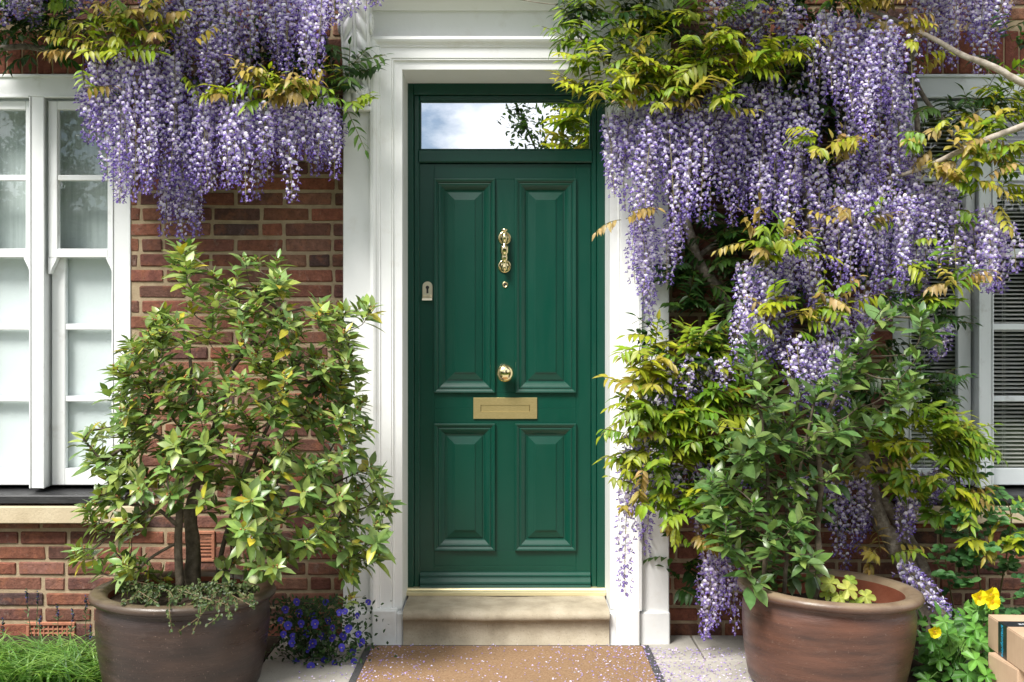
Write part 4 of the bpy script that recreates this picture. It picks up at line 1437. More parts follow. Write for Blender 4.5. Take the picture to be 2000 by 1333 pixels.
# blossoms fallen against the trunk
place_racemes(vineR, specsR, 100)
fo = MB()
foliage(fo, [
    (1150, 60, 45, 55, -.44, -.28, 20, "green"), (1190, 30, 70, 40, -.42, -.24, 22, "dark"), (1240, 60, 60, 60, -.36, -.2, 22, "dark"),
    (1210, 160, 80, 60, -.56, -.38, 34, "yellow"), (1165, 185, 30, 50, -.52, -.40, 10, "yellow"), (1330, 130, 90, 55, -.58, -.40, 36, "yellow"), (1420, 110, 110, 40, -.58, -.44, 30, "yellow"),
    (1480, 90, 90, 45, -.54, -.42, 16, "yellow"), (1390, 30, 70, 20, -.5, -.36, 10, "green"), (1300, 40, 70, 40, -.44, -.3, 18, "green"),
    (1300, 190, 100, 25, -.56, -.46, 12, "bronze"), (1370, 205, 40, 20, -.56, -.48, 8, "yellow"),
    (1640, 6, 60, 16, -.6, -.5, 9, "yellow"), (1755, 25, 35, 35, -.6, -.5, 9, "bronze"), (1730, 60, 20, 20, -.6, -.52, 3, "bronze"),
    (1610, 270, 30, 25, -.54, -.46, 7, "yellow"), (1625, 300, 35, 22, -.54, -.46, 6, "bronze"), (1790, 100, 15, 40, -.5, -.4, 5, "bronze"),
    (1500, 470, 60, 22, -.56, -.46, 15, "bronze"), (1530, 500, 50, 20, -.5, -.42, 8, "yellow"), (1670, 430, 30, 25, -.56, -.48, 6, "bronze"),
    (1850, 280, 65, 30, -.56, -.40, 16, "bronze"), (1900, 330, 60, 40, -.56, -.42, 18, "bronze"), (1930, 300, 55, 30, -.54, -.40, 16, "yellow"), (1960, 250, 45, 20, -.5, -.36, 12, "yellow"), (1930, 380, 40, 22, -.54, -.46, 8, "yellow"),
    (1900, 230, 70, 35, -.36, -.22, 22, "dark"), (1960, 200, 50, 30, -.38, -.26, 14, "green"), (1975, 90, 25, 45, -.36, -.24, 9, "dark"), (1840, 430, 30, 40, -.5, -.44, 4, "bronze"),
    (1222, 425, 10, 25, -.54, -.46, 3, "bronze"), (1560, 605, 90, 24, -.54, -.42, 17, "yellow"), (1640, 590, 50, 18, -.54, -.44, 6, "bronze"), (1530, 640, 30, 30, -.56, -.5, 4, "bronze"),
    (1830, 560, 35, 40, -.5, -.36, 14, "green"), (1860, 540, 30, 20, -.52, -.44, 5, "bronze"), (1820, 610, 30, 40, -.44, -.32, 8, "dark"),
    (1310, 720, 70, 60, -.50, -.34, 36, "yellow"), (1380, 720, 80, 70, -.48, -.30, 54, "green"), (1285, 790, 55, 45, -.52, -.38, 22, "yellow"), (1340, 820, 85, 70, -.50, -.32, 64, "green"), (1410, 840, 80, 70, -.46, -.30, 30, "yellow"),
    (1285, 880, 50, 50, -.48, -.34, 24, "green"), (1345, 950, 60, 70, -.48, -.34, 22, "green"), (1330, 680, 60, 35, -.42, -.24, 16, "dark"), (1255, 960, 35, 40, -.5, -.42, 7, "bronze"), (1240, 840, 25, 20, -.52, -.46, 4, "bronze"), (1245, 745, 25, 30, -.52, -.44, 4, "yellow"),
    (1360, 1030, 50, 40, -.50, -.40, 13, "bronze"), (1340, 990, 40, 30, -.5, -.42, 8, "yellow"),
    (1790, 850, 90, 60, -.50, -.34, 54, "green"), (1800, 930, 70, 40, -.50, -.36, 26, "green"), (1850, 870, 40, 40, -.5, -.40, 12, "yellow"), (1740, 790, 80, 50, -.40, -.24, 26, "dark"), (1700, 925, 60, 28, -.52, -.44, 11, "bronze"), (1850, 960, 40, 20, -.5, -.42, 6, "bronze"),
    (1860, 990, 60, 30, -.46, -.34, 14, "green"), (1770, 760, 70, 40, -.36, -.2, 18, "dark"), (1720, 1080, 40, 25, -.44, -.36, 6, "bronze"), (1950, 1040, 50, 40, -.46, -.36, 10, "yellow"),
    (1500, -85, 350, 60, -.75, -.12, 220, "dark"), (1850, -90, 190, 60, -.60, -.12, 80, "dark"), (1560, 400, 230, 160, -.24, -.08, 100, "dark"), (1480, 170, 270, 120, -.24, -.08, 150, "dark"), (1390, 540, 75, 90, -.24, -.1, 46, "dark"), (1530, 190, 80, 50, -.32, -.2, 40, "dark"), (1620, -5, 160, 40, -.34, -.15, 50, "dark"), (1520, 560, 60, 60, -.22, -.1, 20, "dark"), (1330, 1000, 40, 160, -.16, -.06, 22, "dark"), (1560, 760, 220, 140, -.22, -.1, 60, "dark"), (1560, 950, 200, 80, -.22, -.1, 36, "dark"), (1780, 480, 90, 120, -.26, -.14, 30, "dark"),  # dark leaves added for shade: an unseen canopy overhead, the rest behind blossom
])
fo.build("foliage", M["wleaf"], vineR, True)

# ---- left vine
vineL = thing("wisteria_vine", "smaller wisteria hanging over the white sash window and brick on the left of the door", "wisteria", (PX(420, -.3), -0.3, 3.35))
limb("branch", [P(-60, 105, -.12), P(40, 92, -.14), P(130, 100, -.16), P(230, 70, -.22), P(330, 20, -.26), P(430, -20, -.28), P(560, -50, -.28), P(700, -70, -.3)], [.012, .014, .016, .018, .02, .022, .024, .026], 10, .25, 6, vineL)
limb("branch", [P(330, 20, -.26), P(300, 70, -.34), P(230, 95, -.40), P(180, 110, -.42)], [.012, .009, .007, .004], 8, .2, 6, vineL)
limb("branch", [P(430, -20, -.28), P(450, 90, -.26), P(480, 170, -.34), P(560, 180, -.40), P(640, 185, -.38)], [.013, .011, .010, .008, .005], 8, .2, 6, vineL)
limb("branch", [P(560, -50, -.28), P(630, 60, -.2), P(650, 130, -.2), P(670, 170, -.24)], [.011, .010, .007, .004], 8, .2, 6, vineL)
limb("branch", [P(380, 10, -.2), P(350, 160, -.16), P(345, 300, -.14), P(350, 360, -.14)], [.009, .007, .006, .004], 7, .2, 6, vineL)
rb = []
grp(158, 215, 5, 110, 150, 280, 350, -.50, -.40)
grp(210, 345, 10, 90, 130, 330, 385, -.54, -.38)
rb += [(235, 300, 400, -.42), (248, 280, 380, -.42)]
grp(318, 390, 6, 300, 340, 440, 485, -.26, -.16)
grp(345, 505, 10, -60, -20, 100, 140, -.50, -.36)
grp(350, 500, 8, 40, 80, 170, 230, -.42, -.32)
grp(365, 450, 6, 165, 200, 330, 380, -.46, -.36)
grp(340, 400, 4, 200, 230, 340, 370, -.42, -.34)
grp(440, 530, 8, 190, 215, 320, 375, -.54, -.42)
rb += [(476, 200, 398, -.54), (551, 205, 398, -.50), (460, 260, 345, -.5), (396, 200, 372, -.46)]
grp(535, 600, 5, 185, 215, 290, 350, -.52, -.42)
grp(590, 650, 5, 185, 215, 320, 375, -.50, -.38)
grp(630, 668, 3, 200, 240, 280, 345, -.34, -.24)
grp(515, 565, 5, -70, -30, 110, 150, -.48, -.34)
grp(570, 635, 6, -70, -30, 130, 180, -.52, -.38)
rb += [(600, 30, 165, -.5), (648, -50, 52, -.4), (660, -60, 40, -.36), (688, -60, 34, -.40), (720, -70, 22, -.40), (735, -70, 12, -.4)]
grp(5, 45, 4, -50, -30, 30, 56, -.42, -.32)
rb += [(62, -40, 50, -.32), (78, -40, 58, -.3), (148, -60, 42, -.36), (160, -70, 20, -.36), (195, -70, 22, -.36), (208, -70, 30, -.38), (285, -70, 25, -.38), (305, -60, 45, -.4), (325, -60, 60, -.4)]
place_racemes(vineL, thicken(rb, 1, 14, .08)[:], 100)
fo = MB()
foliage(fo, [
    (215, 60, 70, 30, -.56, -.40, 20, "bronze"), (280, 45, 60, 30, -.56, -.42, 15, "bronze"), (165, 85, 28, 28, -.54, -.44, 8, "bronze"), (230, 100, 50, 18, -.56, -.48, 8, "yellow"), (250, 20, 40, 14, -.54, -.46, 6, "bronze"), (160, 165, 14, 10, -.56, -.5, 3, "bronze"),
    (520, 165, 70, 18, -.58, -.48, 15, "bronze"), (500, 180, 60, 16, -.56, -.46, 9, "yellow"), (395, 185, 22, 10, -.54, -.48, 3, "bronze"), (600, 185, 50, 16, -.56, -.46, 8, "bronze"), (350, 85, 30, 15, -.56, -.5, 4, "bronze"),
    (680, 140, 28, 35, -.34, -.2, 14, "dark"), (675, 190, 25, 18, -.36, -.26, 7, "green"), (640, 160, 40, 40, -.24, -.14, 12, "dark"),
    (95, 60, 30, 40, -.3, -.16, 8, "dark"), (15, 75, 25, 35, -.28, -.14, 8, "dark"), (80, 5, 30, 12, -.42, -.34, 5, "green"), (45, 20, 60, 60, -.2, -.1, 16, "dark"), (280, 30, 200, 60, -.22, -.1, 34, "dark"), (450, 180, 190, 110, -.2, -.08, 70, "dark"), (190, -95, 330, 60, -.70, -.12, 200, "dark"), (545, 60, 95, 90, -.2, -.08, 44, "dark"), (60, 60, 90, 60, -.26, -.1, 34, "dark"), (150, 110, 30, 30, -.24, -.14, 6, "dark"),  # includes an unseen canopy above the view and near-wall dark leaves, added for shade
])
pinnate(fo, P(672, 205, -.30), Vector((.5, -.15, -1)), .24, 5, [lin(84, 124, 34), lin(74, 112, 30)], .1, .024, .062, .1)
fo.build("foliage", M["wleaf"], vineL, True)

# ------------------------------------------------------------------ small plants
# trailing plant in the left pot
cr_t = thing("creeping_plant", "small leaved trailing plant spilling over the rim of the brown pot", "plant", (cL.x, cL.y - .2, cL.z - .03))
g = MB(); gs = MB()
def trail(pts, n, sz=.017):
    pp, rr = smooth_pts(pts, [.0016] * len(pts), 8)
    tube(gs, pp, rr, 4, (0.14, 0.10, 0.05), cap=False)
    for _ in range(n):
        p = R.choice(pp) + rvec() * .008
        d = rvec() + Vector((0, -.3, -.7))
        leaf(g, p, d, Vector((0, -.8, .6)) + rvec() * .6, R.uniform(.7, 1.25) * sz, sz * .75, jit(R.choice([lin(58, 74, 40), lin(74, 92, 50), lin(88, 100, 58)]), .2, .08), .3, .2)
for i in range(26):
    x = R.uniform(235, 470)
    trail([P(x, 1150 + R.uniform(-8, 6), -.85), P(x + R.uniform(-30, 40), 1158 + R.uniform(-8, 8), -1.0), P(x + R.uniform(-40, 70), 1180 + R.uniform(-8, 10), -1.10)], 30)
for x0, x1, x2, yb in ((395, 390, 375, 1240), (430, 425, 400, 1225), (330, 332, 336, 1230), (440, 450, 455, 1205), (420, 390, 348, 1235)):
    trail([P(x0, 1165, -1.0), P((x0 + x1) / 2, 1185, -1.13), P(x1, 1205, -1.17), P(x2, yb, -1.165)], 22)
for i in range(30):
    x = R.uniform(240, 500); trail([P(x, 1150, -.9), P(x + 10, 1145, -.92), P(x + R.uniform(-25, 25), 1140 + R.uniform(-5, 10), -.95)], 16)
gs.build("stem", M["stalk"], cr_t); g.build("foliage", M["herb"], cr_t)

# strappy grass
g = MB()
for i in range(800):
    x = R.uniform(-30, 205); Y = R.uniform(-.86, -.40)
    p = Vector((PX(x, Y), Y, -.005))
    h = R.uniform(.11, .22) * (1.0 if x < 190 else .7)
    a = R.uniform(0, 2 * PI)
    out = Vector((math.cos(a) * .9, math.sin(a) * .7 - .2, 0))
    w_ = R.uniform(.003, .006)
    sd_ = out.cross(Vector((0, 0, 1))).normalized() * w_
    c = jit(R.choice([lin(92, 138, 48), lin(112, 156, 62), lin(72, 116, 38), lin(134, 168, 80)]), .2, .06)
    vv, cc_ = [], []
    for k in range(6):
        t = k / 5
        q = p + Vector((0, 0, h * (t - .35 * t * t * 1.2))) + out * (h * 1.15 * t * t)
        ww = 1 - t ** 2.2
        vv += [q - sd_ * ww, q + Vector((0, 0, -w_ * .5 * ww)), q + sd_ * ww]
        cc_ += [c, mixc(c, (1, 1, 1), .06), c]
    ff = []
    for k in range(5):
        b0 = k * 3
        ff += [(b0, b0 + 1, b0 + 4, b0 + 3), (b0 + 1, b0 + 2, b0 + 5, b0 + 4)]
    g.add(vv, ff, cc_)
tag(g.build("grass", M["grass"]), "clump of bright green strappy grass in the bed below the left window", "grass", kind="stuff")

# lavender
lv = thing("lavender", "thin lavender stems with dark flower spikes standing against the brick by the left pot", "lavender", (PX(110, -.2), -.2, -.005))
for (x, top, lean, Y) in ((52, 1155, -14, -.20), (74, 1160, 6, -.24), (112, 1182, -4, -.2), (142, 1192, 8, -.22), (168, 1168, 2, -.20), (78, 1206, 4, -.34), (6, 1210, -2, -.3), (176, 1225, 5, -.3)):
    g = MB()
    b0 = Vector((PX(x - lean, Y), Y, -.005)); e = P(x, top, Y)
    pp, rr = smooth_pts([b0, b0.lerp(e, .5) + Vector((lean * .0004, 0, 0)), e], [.002, .0016, .0012], 5)
    tube(g, pp, rr, 5, (0.07, 0.10, 0.045), cap=False)
    for k in range(7):
        q = pp[-4].lerp(pp[3], R.random() * .8)
        leaf(g, q, rvec() + Vector((0, 0, .6)), Vector((0, -1, .2)), .03, .005, lin(88, 108, 70), .2, .1)
    stem = g.build("stem", M["stalk"], lv)
    g = MB()
    for k in range(34):
        t = R.random()
        q = e + Vector((0, 0, .006 - .062 * t))
        d = rvec() + Vector((0, 0, .5))
        leaf(g, q, d, rvec(), .011, .007, jit(R.choice([lin(58, 56, 104), lin(82, 84, 140), lin(44, 50, 66), lin(70, 90, 62)]), .25), .2, 0)
    g.build("flower_spike", M["herb"], stem)

# violas
vt = thing("viola_plant", "low clump of deep blue violas between the brown pot and the door surround", "flowers", (PX(620, -.42), -.42, 0))
g = MB()
for i in range(2200):
    x, y = R.gauss(615, 50), R.uniform(1170, 1315)
    Y = R.uniform(-.55, -.26)
    p = P(x, y, Y)
    if p.z < 0.005: continue
    leaf(g, p, rvec() + Vector((0, -.4, .2)), Vector((0, -.6, 1)) + rvec() * .4, R.uniform(.016, .03), .012, jit(R.choice([lin(46, 72, 38), lin(60, 90, 42), lin(36, 58, 32)]), .2), .2, .2)
for i in range(46):
    x = R.gauss(620, 45); e = P(x, R.uniform(1180, 1270), R.uniform(-.5, -.3)); b0 = Vector((PX(620 + (x - 620) * .5, -.4), -.4, .0))
    tube(g, [b0, b0.lerp(e, .6) + rvec() * .02, e], [.0016, .0014, .001], 4, lin(60, 86, 44), cap=False)
g.build("foliage", M["herb"], vt)
vp = [(590, 1222), (618, 1222), (640, 1212), (575, 1245), (600, 1270), (568, 1258), (650, 1250), (668, 1265), (632, 1288), (585, 1200), (560, 1192), (547, 1210), (700, 1240), (680, 1228), (690, 1270), (660, 1200), (612, 1200), (640, 1180), (715, 1175), (580, 1290), (612, 1258), (552, 1238), (655, 1300), (676, 1196), (700, 1205), (596, 1240), (628, 1242), (690, 1296), (576, 1180), (566, 1224), (648, 1228), (608, 1300), (672, 1245), (705, 1255)]
fm_ = []
for vI in range(4):
    g = MB()
    cols = [(0.035, 0.030, 0.36), (0.05, 0.045, 0.46), (0.03, 0.018, 0.24), (0.08, 0.07, 0.5)]
    c = cols[vI]
    for k, a in enumerate((60, 120, 10, 170, 270)):
        aa = math.radians(a + R.uniform(-8, 8))
        d = Vector((math.cos(aa), -.12, math.sin(aa)))
        leaf(g, Vector((0, -.002 * k, 0)), d, Vector((0, -1, .05)), .0165 if k < 4 else .019, .018 if k < 4 else .022, jit(c, .12), -.1, .12, [(0, .25), (.35, .8), (.7, 1.0), (.92, .7), (1.0, 0)] if False else [(0.0, 0.0), (.3, .7), (.65, 1.05), (.92, .75), (1.0, 0.0)], mixc(c, (.12, .1, .6), .6))
    sphere(g, (0, -.006, -.001), .0032, (0.65, 0.5, 0.08), 6, 4)
    fm_.append(g.mesh("flower", M["petal"], False))
for i, (x, y) in enumerate(vp):
    Y = R.uniform(-.58, -.46)
    o = bpy.data.objects.new("flower", fm_[i % 4]); COL.objects.link(o); o.parent = vt
    o.matrix_local = Matrix.Translation(P(x + R.uniform(-4, 4), y + R.uniform(-4, 4), Y) - BASE[vt.name]) @ Matrix.Rotation(R.uniform(-.7, .7), 4, 'Z') @ Matrix.Rotation(R.uniform(-.5, .3), 4, 'X') @ Matrix.Scale(R.uniform(.8, 1.15), 4)

# lobed seedling in the right pot
def lobed(mb, c, nrm, d, r, lobes, depth, col, rnd=.08, fan=2 * PI, round_=False):
    """palmate / lobed leaf blade as a fan round its centre"""
    nrm = nrm.normalized(); d = (d - nrm * d.dot(nrm)).normalized(); s = nrm.cross(d)
    n = lobes * 6
    vv, cc_ = [c], [tuple(x * 1.2 for x in col)]
    for i in range(n + 1):
        t = i / n
        a = (t - .5) * fan * .94
        lob = abs(math.sin(t * lobes * PI)) ** (.55 if round_ else .8)
        rad = r * ((1 - depth) + depth * lob) * (1 - .28 * (abs(a) / PI) ** 1.5)
        if not round_: rad *= 1 + .10 * math.sin(t * lobes * PI * 4)
        p = c + (d * math.cos(a) + s * math.sin(a)) * rad + nrm * (r * .10 * math.cos(t * lobes * 2 * PI) - .14 * r * (rad / r) ** 2)
        vv.append(p); cc_.append(jit(col, rnd, .03))
    mb.add(vv, [(0, i, i + 1) for i in range(1, n + 1)], cc_)

sd2 = thing("seedling", "pale yellow-green lobed leaf seedling growing in the reddish pot", "seedling", (PX(1640, -.86), -.86, cR.z - .10))
g = MB(); gs = MB()
for (x, y, r, dxx, dzz) in ((1622, 1140, .050, -.5, .6), (1655, 1152, .052, .3, .3), (1690, 1166, .045, .9, -.1), (1640, 1166, .042, .1, -.6), (1616, 1160, .034, -.8, -.1), (1672, 1176, .034, .5, -.5), (1588, 1176, .02, -.8, .1), (1660, 1135, .034, .4, .8)):
    p = P(x, y, -.90 + R.uniform(-.03, .05))
    lobed(g, p, Vector((R.uniform(-.2, .2), -.9, .8)), Vector((dxx, -.2, dzz)), r, 5, .42, jit(R.choice([lin(146, 162, 62), lin(128, 150, 54), lin(158, 168, 76)]), .08), .1, 2 * PI, True)
    tube(gs, [Vector((PX(1640, -.86), -.86, cR.z - .11)), p], .0016, 4, lin(120, 140, 60), cap=False)
gs.build("stem", M["stalk"], sd2); g.build("foliage", M["herb"], sd2)

# geranium with large cut leaves
cg = thing("cranesbill", "broad cut leaved green plant in the bed between the reddish pot and the cardboard boxes", "plant", (PX(1860, -.7), -.7, -.005))
g = MB(); gs = MB()
big = [(1872, 1262, .092, 0, 1), (1826, 1304, .098, -.2, .6), (1905, 1290, .07, .5, .4), (1835, 1268, .075, -.7, .5), (1890, 1318, .08, .4, -.2), (1850, 1240, .06, -.2, .9), (1915, 1255, .06, .6, .5), (1862, 1330, .07, 0, -.6), (1820, 1250, .055, -.8, .2), (1905, 1230, .05, .4, .8), (1880, 1215, .045, .1, .9), (1845, 1215, .045, -.4, .8), (1812, 1330, .06, -.7, -.3), (1925, 1320, .05, .8, 0), (1835, 1290, .05, -.3, .3), (1895, 1245, .05, .2, .5), (1860, 1285, .055, .3, .2)]
for x, y, r, dx_, dz_ in big:
    Y = -.86 + R.uniform(-.10, .22) - (y - 1260) * .001
    p = P(x, y, Y)
    if p.z < .02: p.z = .02 + R.random() * .03
    lobed(g, p, Vector((R.uniform(-.3, .3), -.75, .9)), Vector((dx_, -.3, dz_)), r, 5, .58, jit(R.choice([lin(86, 134, 52), lin(74, 122, 48), lin(104, 150, 66)]), .1))
    b0 = Vector((PX(1862, -.7) + R.uniform(-.05, .05), -.7, 0))
    tube(gs, [b0, b0.lerp(p, .6) + Vector((0, 0, .03)), p], .002, 4, lin(90, 120, 60), cap=False)
for i in range(260):
    p = P(R.uniform(1800, 1925), R.uniform(1205, 1330), R.uniform(-.74, -.4))
    if p.z < 0.01: continue
    leaf(g, p, rvec() + Vector((0, -.3, .5)), Vector((0, -.8, .8)) + rvec() * .4, R.uniform(.04, .07), .026, jit(R.choice([lin(70, 116, 46), lin(56, 98, 38), lin(90, 138, 54)]), .2), .2, .3)
gs.build("stem", M["stalk"], cg); g.build("foliage", M["herb"], cg)

# yellow poppies
yp = thing("yellow_poppy", "yellow poppy plant with four open flowers behind the cardboard boxes", "flowers", (PX(1905, -.55), -.55, -.005))
g = MB()
pops = [(1911, 1167, -.70, -.3), (1934, 1161, -.66, .2), (1936, 1175, -.72, .1), (1824, 1234, -.84, 0)]
for x, y, Y, _ in pops:
    e = P(x, y, Y); b0 = Vector((PX(1905, -.55) if x > 1850 else PX(1838, -.6), -.58, 0))
    pp, rr = smooth_pts([b0, b0.lerp(e, .6) + rvec() * .015, e], [.0022, .0018, .0014], 5)
    tube(g, pp, rr, 5, lin(96, 128, 60), cap=False)
for i in range(40):
    q = P(R.uniform(1880, 1945), R.uniform(1180, 1215), R.uniform(-.66, -.5))
    leaf(g, q, Vector((R.uniform(-1, 1), -.3, R.uniform(0, 1))), Vector((0, -1, .6)), .05, .02, jit(lin(92, 140, 54), .2), .2, .3)
g.build("stem", M["stalk"], yp)
for x, y, Y, tl in pops:
    g = MB()
    e = P(x, y, Y)
    kk = 1.0 if x > 1850 else .8
    for k in range(4):
        a = k * PI / 2 + .4
        d = Vector((math.cos(a), -.45, math.sin(a) * .85)).normalized()
        leaf(g, e + d * .001, d, Vector((-d.x * .5, -1, -d.z * .5 + .15)), .036 * kk, .044 * kk, jit((0.84, 0.70, 0.015), .08, .03), -.25, -.25, [(0, 0), (.3, .75), (.65, 1.05), (.9, .85), (1.0, 0)])
    for k in range(14):
        sphere(g, e + Vector((R.uniform(-.007, .007), -.012 + R.uniform(-.004, .004), R.uniform(-.007, .007))), .0022, (0.75, 0.42, 0.02), 5, 3)
    sphere(g, e + Vector((0, -.011, 0)), .0035, (0.30, 0.36, 0.06), 6, 4)
    g.build("flower", M["petal"], yp)

# rose-like green shrub under the right window
rs = thing("green_shrub", "mid green shrub with rounded leaflets climbing under the right window sill", "shrub", (PX(1900, -.35), -.35, -.005))
g = MB(); gs = MB()
tg = []
stems = [[Vector((PX(1905, -.3), -.3, 0)), P(1915, 1150, -.32), P(1895, 1050, -.36), P(1898, 960, -.36), P(1925, 925, -.38)], [Vector((PX(1930, -.3), -.3, 0)), P(1960, 1120, -.34), P(1975, 1010, -.38), P(1950, 960, -.38)], [Vector((PX(1880, -.3), -.3, 0)), P(1850, 1120, -.34), P(1840, 1010, -.38)]]
for s in stems:
    pp, rr = smooth_pts(s, [.005, .004, .0032, .0024, .0016][:len(s)], 6); tube(gs, pp, rr, 6, lin(96, 84, 52), cap=False)
for _ in range(150):
    x, y = R.uniform(1795, 2030), R.uniform(975, 1200)
    if x < 1850 and (y < 1000 or x < 1825): continue
    if R.random() < .35 and y > 1150: continue
    tg.append(P(x, y, R.uniform(-.52, -.28)))
tg += [P(1905, 930, -.38), P(1885, 905, -.36), P(1925, 915, -.38), P(1945, 955, -.40), P(1960, 970, -.4), P(1890, 960, -.38), P(1930, 975, -.4)]
dirs = grow([p for s in stems for p in s[1:]], tg, gs, .0011, lin(90, 110, 56), .02, .001)
for p, d in dirs:
    d = (d + Vector((R.uniform(-.6, .6), -.6, .1))).normalized()
    sdv = d.cross(Vector((0, 0, 1))).normalized()
    c0 = R.choice([lin(76, 122, 66), lin(62, 106, 58), lin(92, 138, 76), lin(54, 92, 50)])
    sz = R.uniform(.036, .052)
    up = Vector((R.uniform(-.3, .3), -.7, .9))
    for q, dd in ((0, d), (0, sdv * .9 + d * .35), (0, -sdv * .9 + d * .35), (-.032, sdv + d * .1), (-.032, -sdv + d * .1)):
        leaf(g, p + d * q, dd, up + rvec() * .2, sz * R.uniform(.8, 1.1), sz * .68, jit(c0, .12, .04), .2, .2, [(0, 0), (.2, .7), (.5, 1), (.8, .72), (1, 0)])
gs.build("stem", M["stalk"], rs); g.build("foliage", M["herb"], rs)

# ------------------------------------------------------------------ cardboard boxes
m_card, nt, b = mat("cardboard"); v = obj_coord(nt, (1, 1, 1))
c = ramp(nt, noise_n(nt, v, 5, 6), [(0.3, (0.42, 0.29, 0.19)), (0.7, (0.52, 0.37, 0.25))])
fl = ramp(nt, noise_n(nt, obj_coord(nt, (4, 160, 4)), 3, 2), [(0.3, (0.93,) * 3), (0.7, (1.04,) * 3)])
nt.links.new(mixn(nt, 1.0, c, fl, 'MULTIPLY'), b.inputs["Base Color"]); b.inputs["Roughness"].default_value = 0.8; b.inputs["Specular IOR Level"].default_value = 0.2
m_tape, nt, b = mat("dark_parcel_tape"); b.inputs["Base Color"].default_value = (0.012, 0.016, 0.024, 1); b.inputs["Roughness"].default_value = 0.3
m_ink, nt, b = mat("cyan_print"); b.inputs["Base Color"].default_value = (0.02, 0.36, 0.62, 1); b.inputs["Roughness"].default_value = 0.4
m_wink, nt, b = mat("white_print"); b.inputs["Base Color"].default_value = (0.75, 0.77, 0.8, 1); b.inputs["Roughness"].default_value = 0.4

def carton(label, x0, x1, y0, y1, z0, z1, rz, tape):
    cx, cy = x0, y1
    t = thing("cardboard_box", label, "box", (cx, cy, z0))
    t.rotation_euler = (0, 0, rz)
    def loc(o):
        o.parent = t; o.location = (0, 0, 0); return o
    W, D, H = x1 - x0, y1 - y0, z1 - z0
    g = MB(); box(g, 0, W, -D, 0, 0, H, .0035, jitter=.0008)
    g2 = g.build("carton", m_card); loc(g2)
    g = MB()
    box(g, 0.002, W - .002, -D + .001, -D / 2 - .001, H - .001, H + .0025, .001); box(g, 0.002, W - .002, -D / 2 + .001, -.001, H - .001, H + .0025, .001)
    loc(g.build("flap", m_card))
    if tape:
        a, b_ = tape
        g = MB()
        box(g, -.0012, W * .9, a, b_, H + .0026, H + .0034); box(g, -.0014, -.0002, a, b_, .0, H + .0034)
        tp = loc(g.build("tape", m_tape))
        for body, mk, where in (("amazonprime", m_ink, 'side'), ("amazon", m_wink, 'top')):
            cu = bpy.data.curves.new("lettering", 'FONT'); cu.body = body; cu.size = .034; cu.extrude = .0002
            tmp = bpy.data.objects.new("lettering", cu); COL.objects.link(tmp)
            bpy.context.view_layer.update()
            me = bpy.data.meshes.new_from_object(tmp.evaluated_get(bpy.context.evaluated_depsgraph_get()))
            COL.objects.unlink(tmp); bpy.data.objects.remove(tmp)
            me.materials.clear(); me.materials.append(mk)
            o = bpy.data.objects.new("lettering", me); COL.objects.link(o); o.parent = tp
            wtx = max(v_.co.x for v_ in me.vertices)
            if where == 'side':
                s = (H * .97) / wtx
                mtx = Matrix(((0, 0, -1, -.0020), (0, -1, 0, (a + b_) / 2 + .010), (-1, 0, 0, H * .99), (0, 0, 0, 1)))
                o.matrix_local = mtx @ Matrix.Diagonal((s, max(s, 1.15), 1, 1))
            else:
                o.matrix_local = Matrix.Translation((.06, (a + b_) / 2 - .012, H + .0040))
    return t
carton("sealed cardboard box with dark printed tape, on top of the stack", 1.985, 2.40, -1.30, -0.80, .158, .290, -.05, (-.205, -.118))
carton("plain brown cardboard box at the bottom of the stack", 1.952, 2.36, -1.12, -0.88, .001, .154, .06, None)

# ------------------------------------------------------------------ fallen petals
g = MB()
def petal_at(x, y, z, s):
    d = Vector((R.uniform(-1, 1), R.uniform(-1, 1), R.uniform(.0, .5)))
    leaf(g, Vector((x, y, z)), d, Vector((R.uniform(-.5, .5), R.uniform(-.8, .2), 1)), s, s * .8, jit(R.choice([(0.55, 0.46, 0.72), (0.40, 0.31, 0.62), (0.66, 0.6, 0.78), (0.30, 0.22, 0.5), (0.5, .42, .5)]), .2), .4, .4)
for i in range(2300):
    Y = -R.uniform(.245, 1.0)
    if R.random() < .55: x = R.gauss(1.0, .42) * .75
    elif R.random() < .5: x = R.gauss(-.62, .2)
    else: x = R.uniform(-.8, 1.25)
    if x > 1.3 or x < -1.0: continue
    on = PX(728, -.24) < x < PX(1254, -.24)
    petal_at(x, Y, .017 if on else (.011 if abs(x - PX(1254, -.24)) < .034 else .002), R.uniform(.006, .0115))
for i in range(160):                                  # drift at the mat's right edge
    petal_at(PX(1275, -.5) + R.gauss(0, .035), -R.uniform(.3, .9), .003, R.uniform(.006, .012))
for i in range(60):
    petal_at(R.uniform(AX - .5, AX + .5), -R.uniform(.12, .19) * 0 - .228, .004, R.uniform(.006, .012))
tag(g.build("petals", M["petal"]), "fallen lilac wisteria petals scattered over the mat and paving", "petals", kind="stuff")

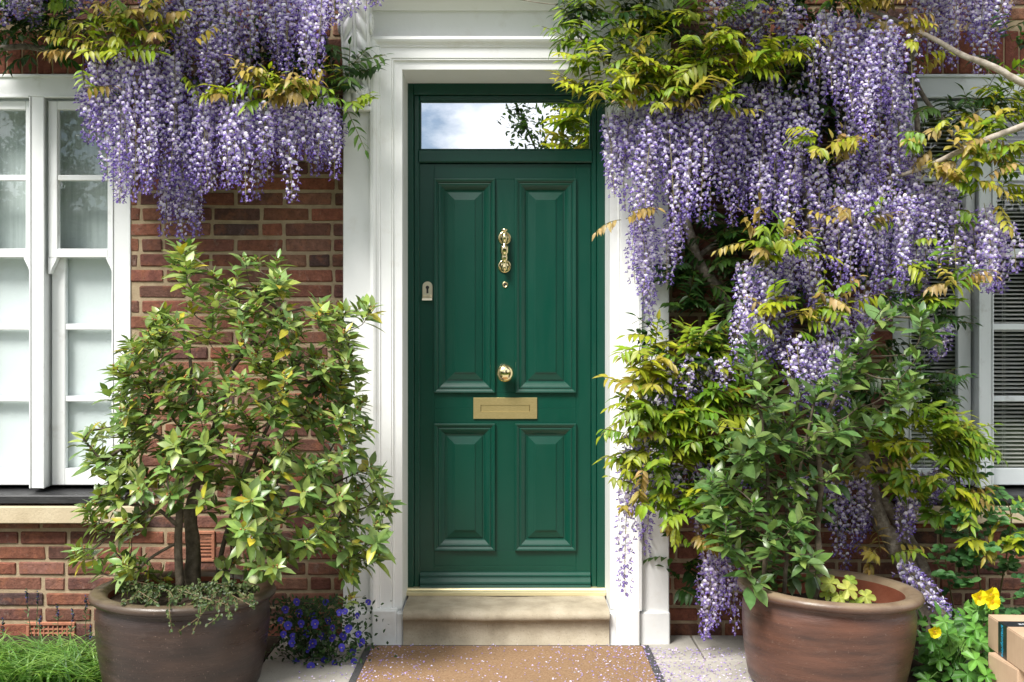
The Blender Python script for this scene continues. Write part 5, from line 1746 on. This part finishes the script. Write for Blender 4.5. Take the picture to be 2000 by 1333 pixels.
# ------------------------------------------------------------------ garden trees behind the camera, mirrored in the glass
def garden_tree(label, x, y, h, r, cz, seed, n):
    R.seed(seed)
    t = thing("garden_tree", label, "tree", (x, y, -.03))
    g = MB()
    pts = [Vector((x, y, -.1)), Vector((x + .1, y, h * .3)), Vector((x - .05, y, h * .6)), Vector((x, y, h * .9))]
    pp, rr = smooth_pts(pts, [.2, .15, .1, .04], 5); tube(g, pp, rr, 9)
    tgt = []
    for _ in range(240):
        d = rvec(); q = R.random() ** .4
        tgt.append(Vector((x, y, cz)) + Vector((d.x * r, d.y * r * .8, d.z * r * 1.05)) * q)
    dirs = grow(pts[1:], tgt, g, .009, (1, 1, 1), .01, .006, .5, .08)
    g.build("trunk", M["twig"], t, True)
    g = MB()
    for p, d in dirs:
        for _ in range(n):
            q = p + rvec() * R.random() * .42
            leaf(g, q, rvec(), Vector((0, 0, 1)) + rvec() * .8, R.uniform(.09, .16), .06, jit(R.choice([lin(54, 78, 34), lin(66, 92, 38), lin(42, 64, 30)]), .25), .2, .2)
    g.build("crown", M["herb"], t)
garden_tree("leafy garden tree mirrored in the right end of the fanlight above the door", 2.35, -14.0, 6.5, 2.4, 5.0, 5, 70)
garden_tree("leafy garden tree mirrored in the upper panes of the left sash window", -8.2, -14.0, 6.5, 2.9, 4.4, 6, 40)
R.seed(9)
hd = thing("unseen_hedge", "unseen tall dark hedge behind the camera, added to darken reflections in the door and block low sky", "hedge", (0, -16, -.03))  # added out of view to dim door reflections and cut low sky light
g = MB()
for i in range(12000):
    p = Vector((R.uniform(-16, 16), 0, R.uniform(0, 4.8)))
    p.y = -16 + .35 * noise.noise(p * .9) + R.uniform(-.25, .25)
    if p.z > 4.3 + .35 * noise.noise(Vector((p.x * .8, 3, 1))): continue
    leaf(g, p, rvec(), Vector((0, .8, .6)) + rvec() * .7, R.uniform(.14, .24), .11, jit(R.choice([lin(46, 66, 32), lin(58, 80, 38), lin(36, 54, 28)]), .25), .2, .2)
g.build("foliage", M["herb"], hd)
g = MB(); box(g, -16, 16, -17.0, -16.45, -.03, 4.0, .1); g.c = [lin(36, 50, 24)] * len(g.v); g.build("inner_growth", M["herb"], hd)
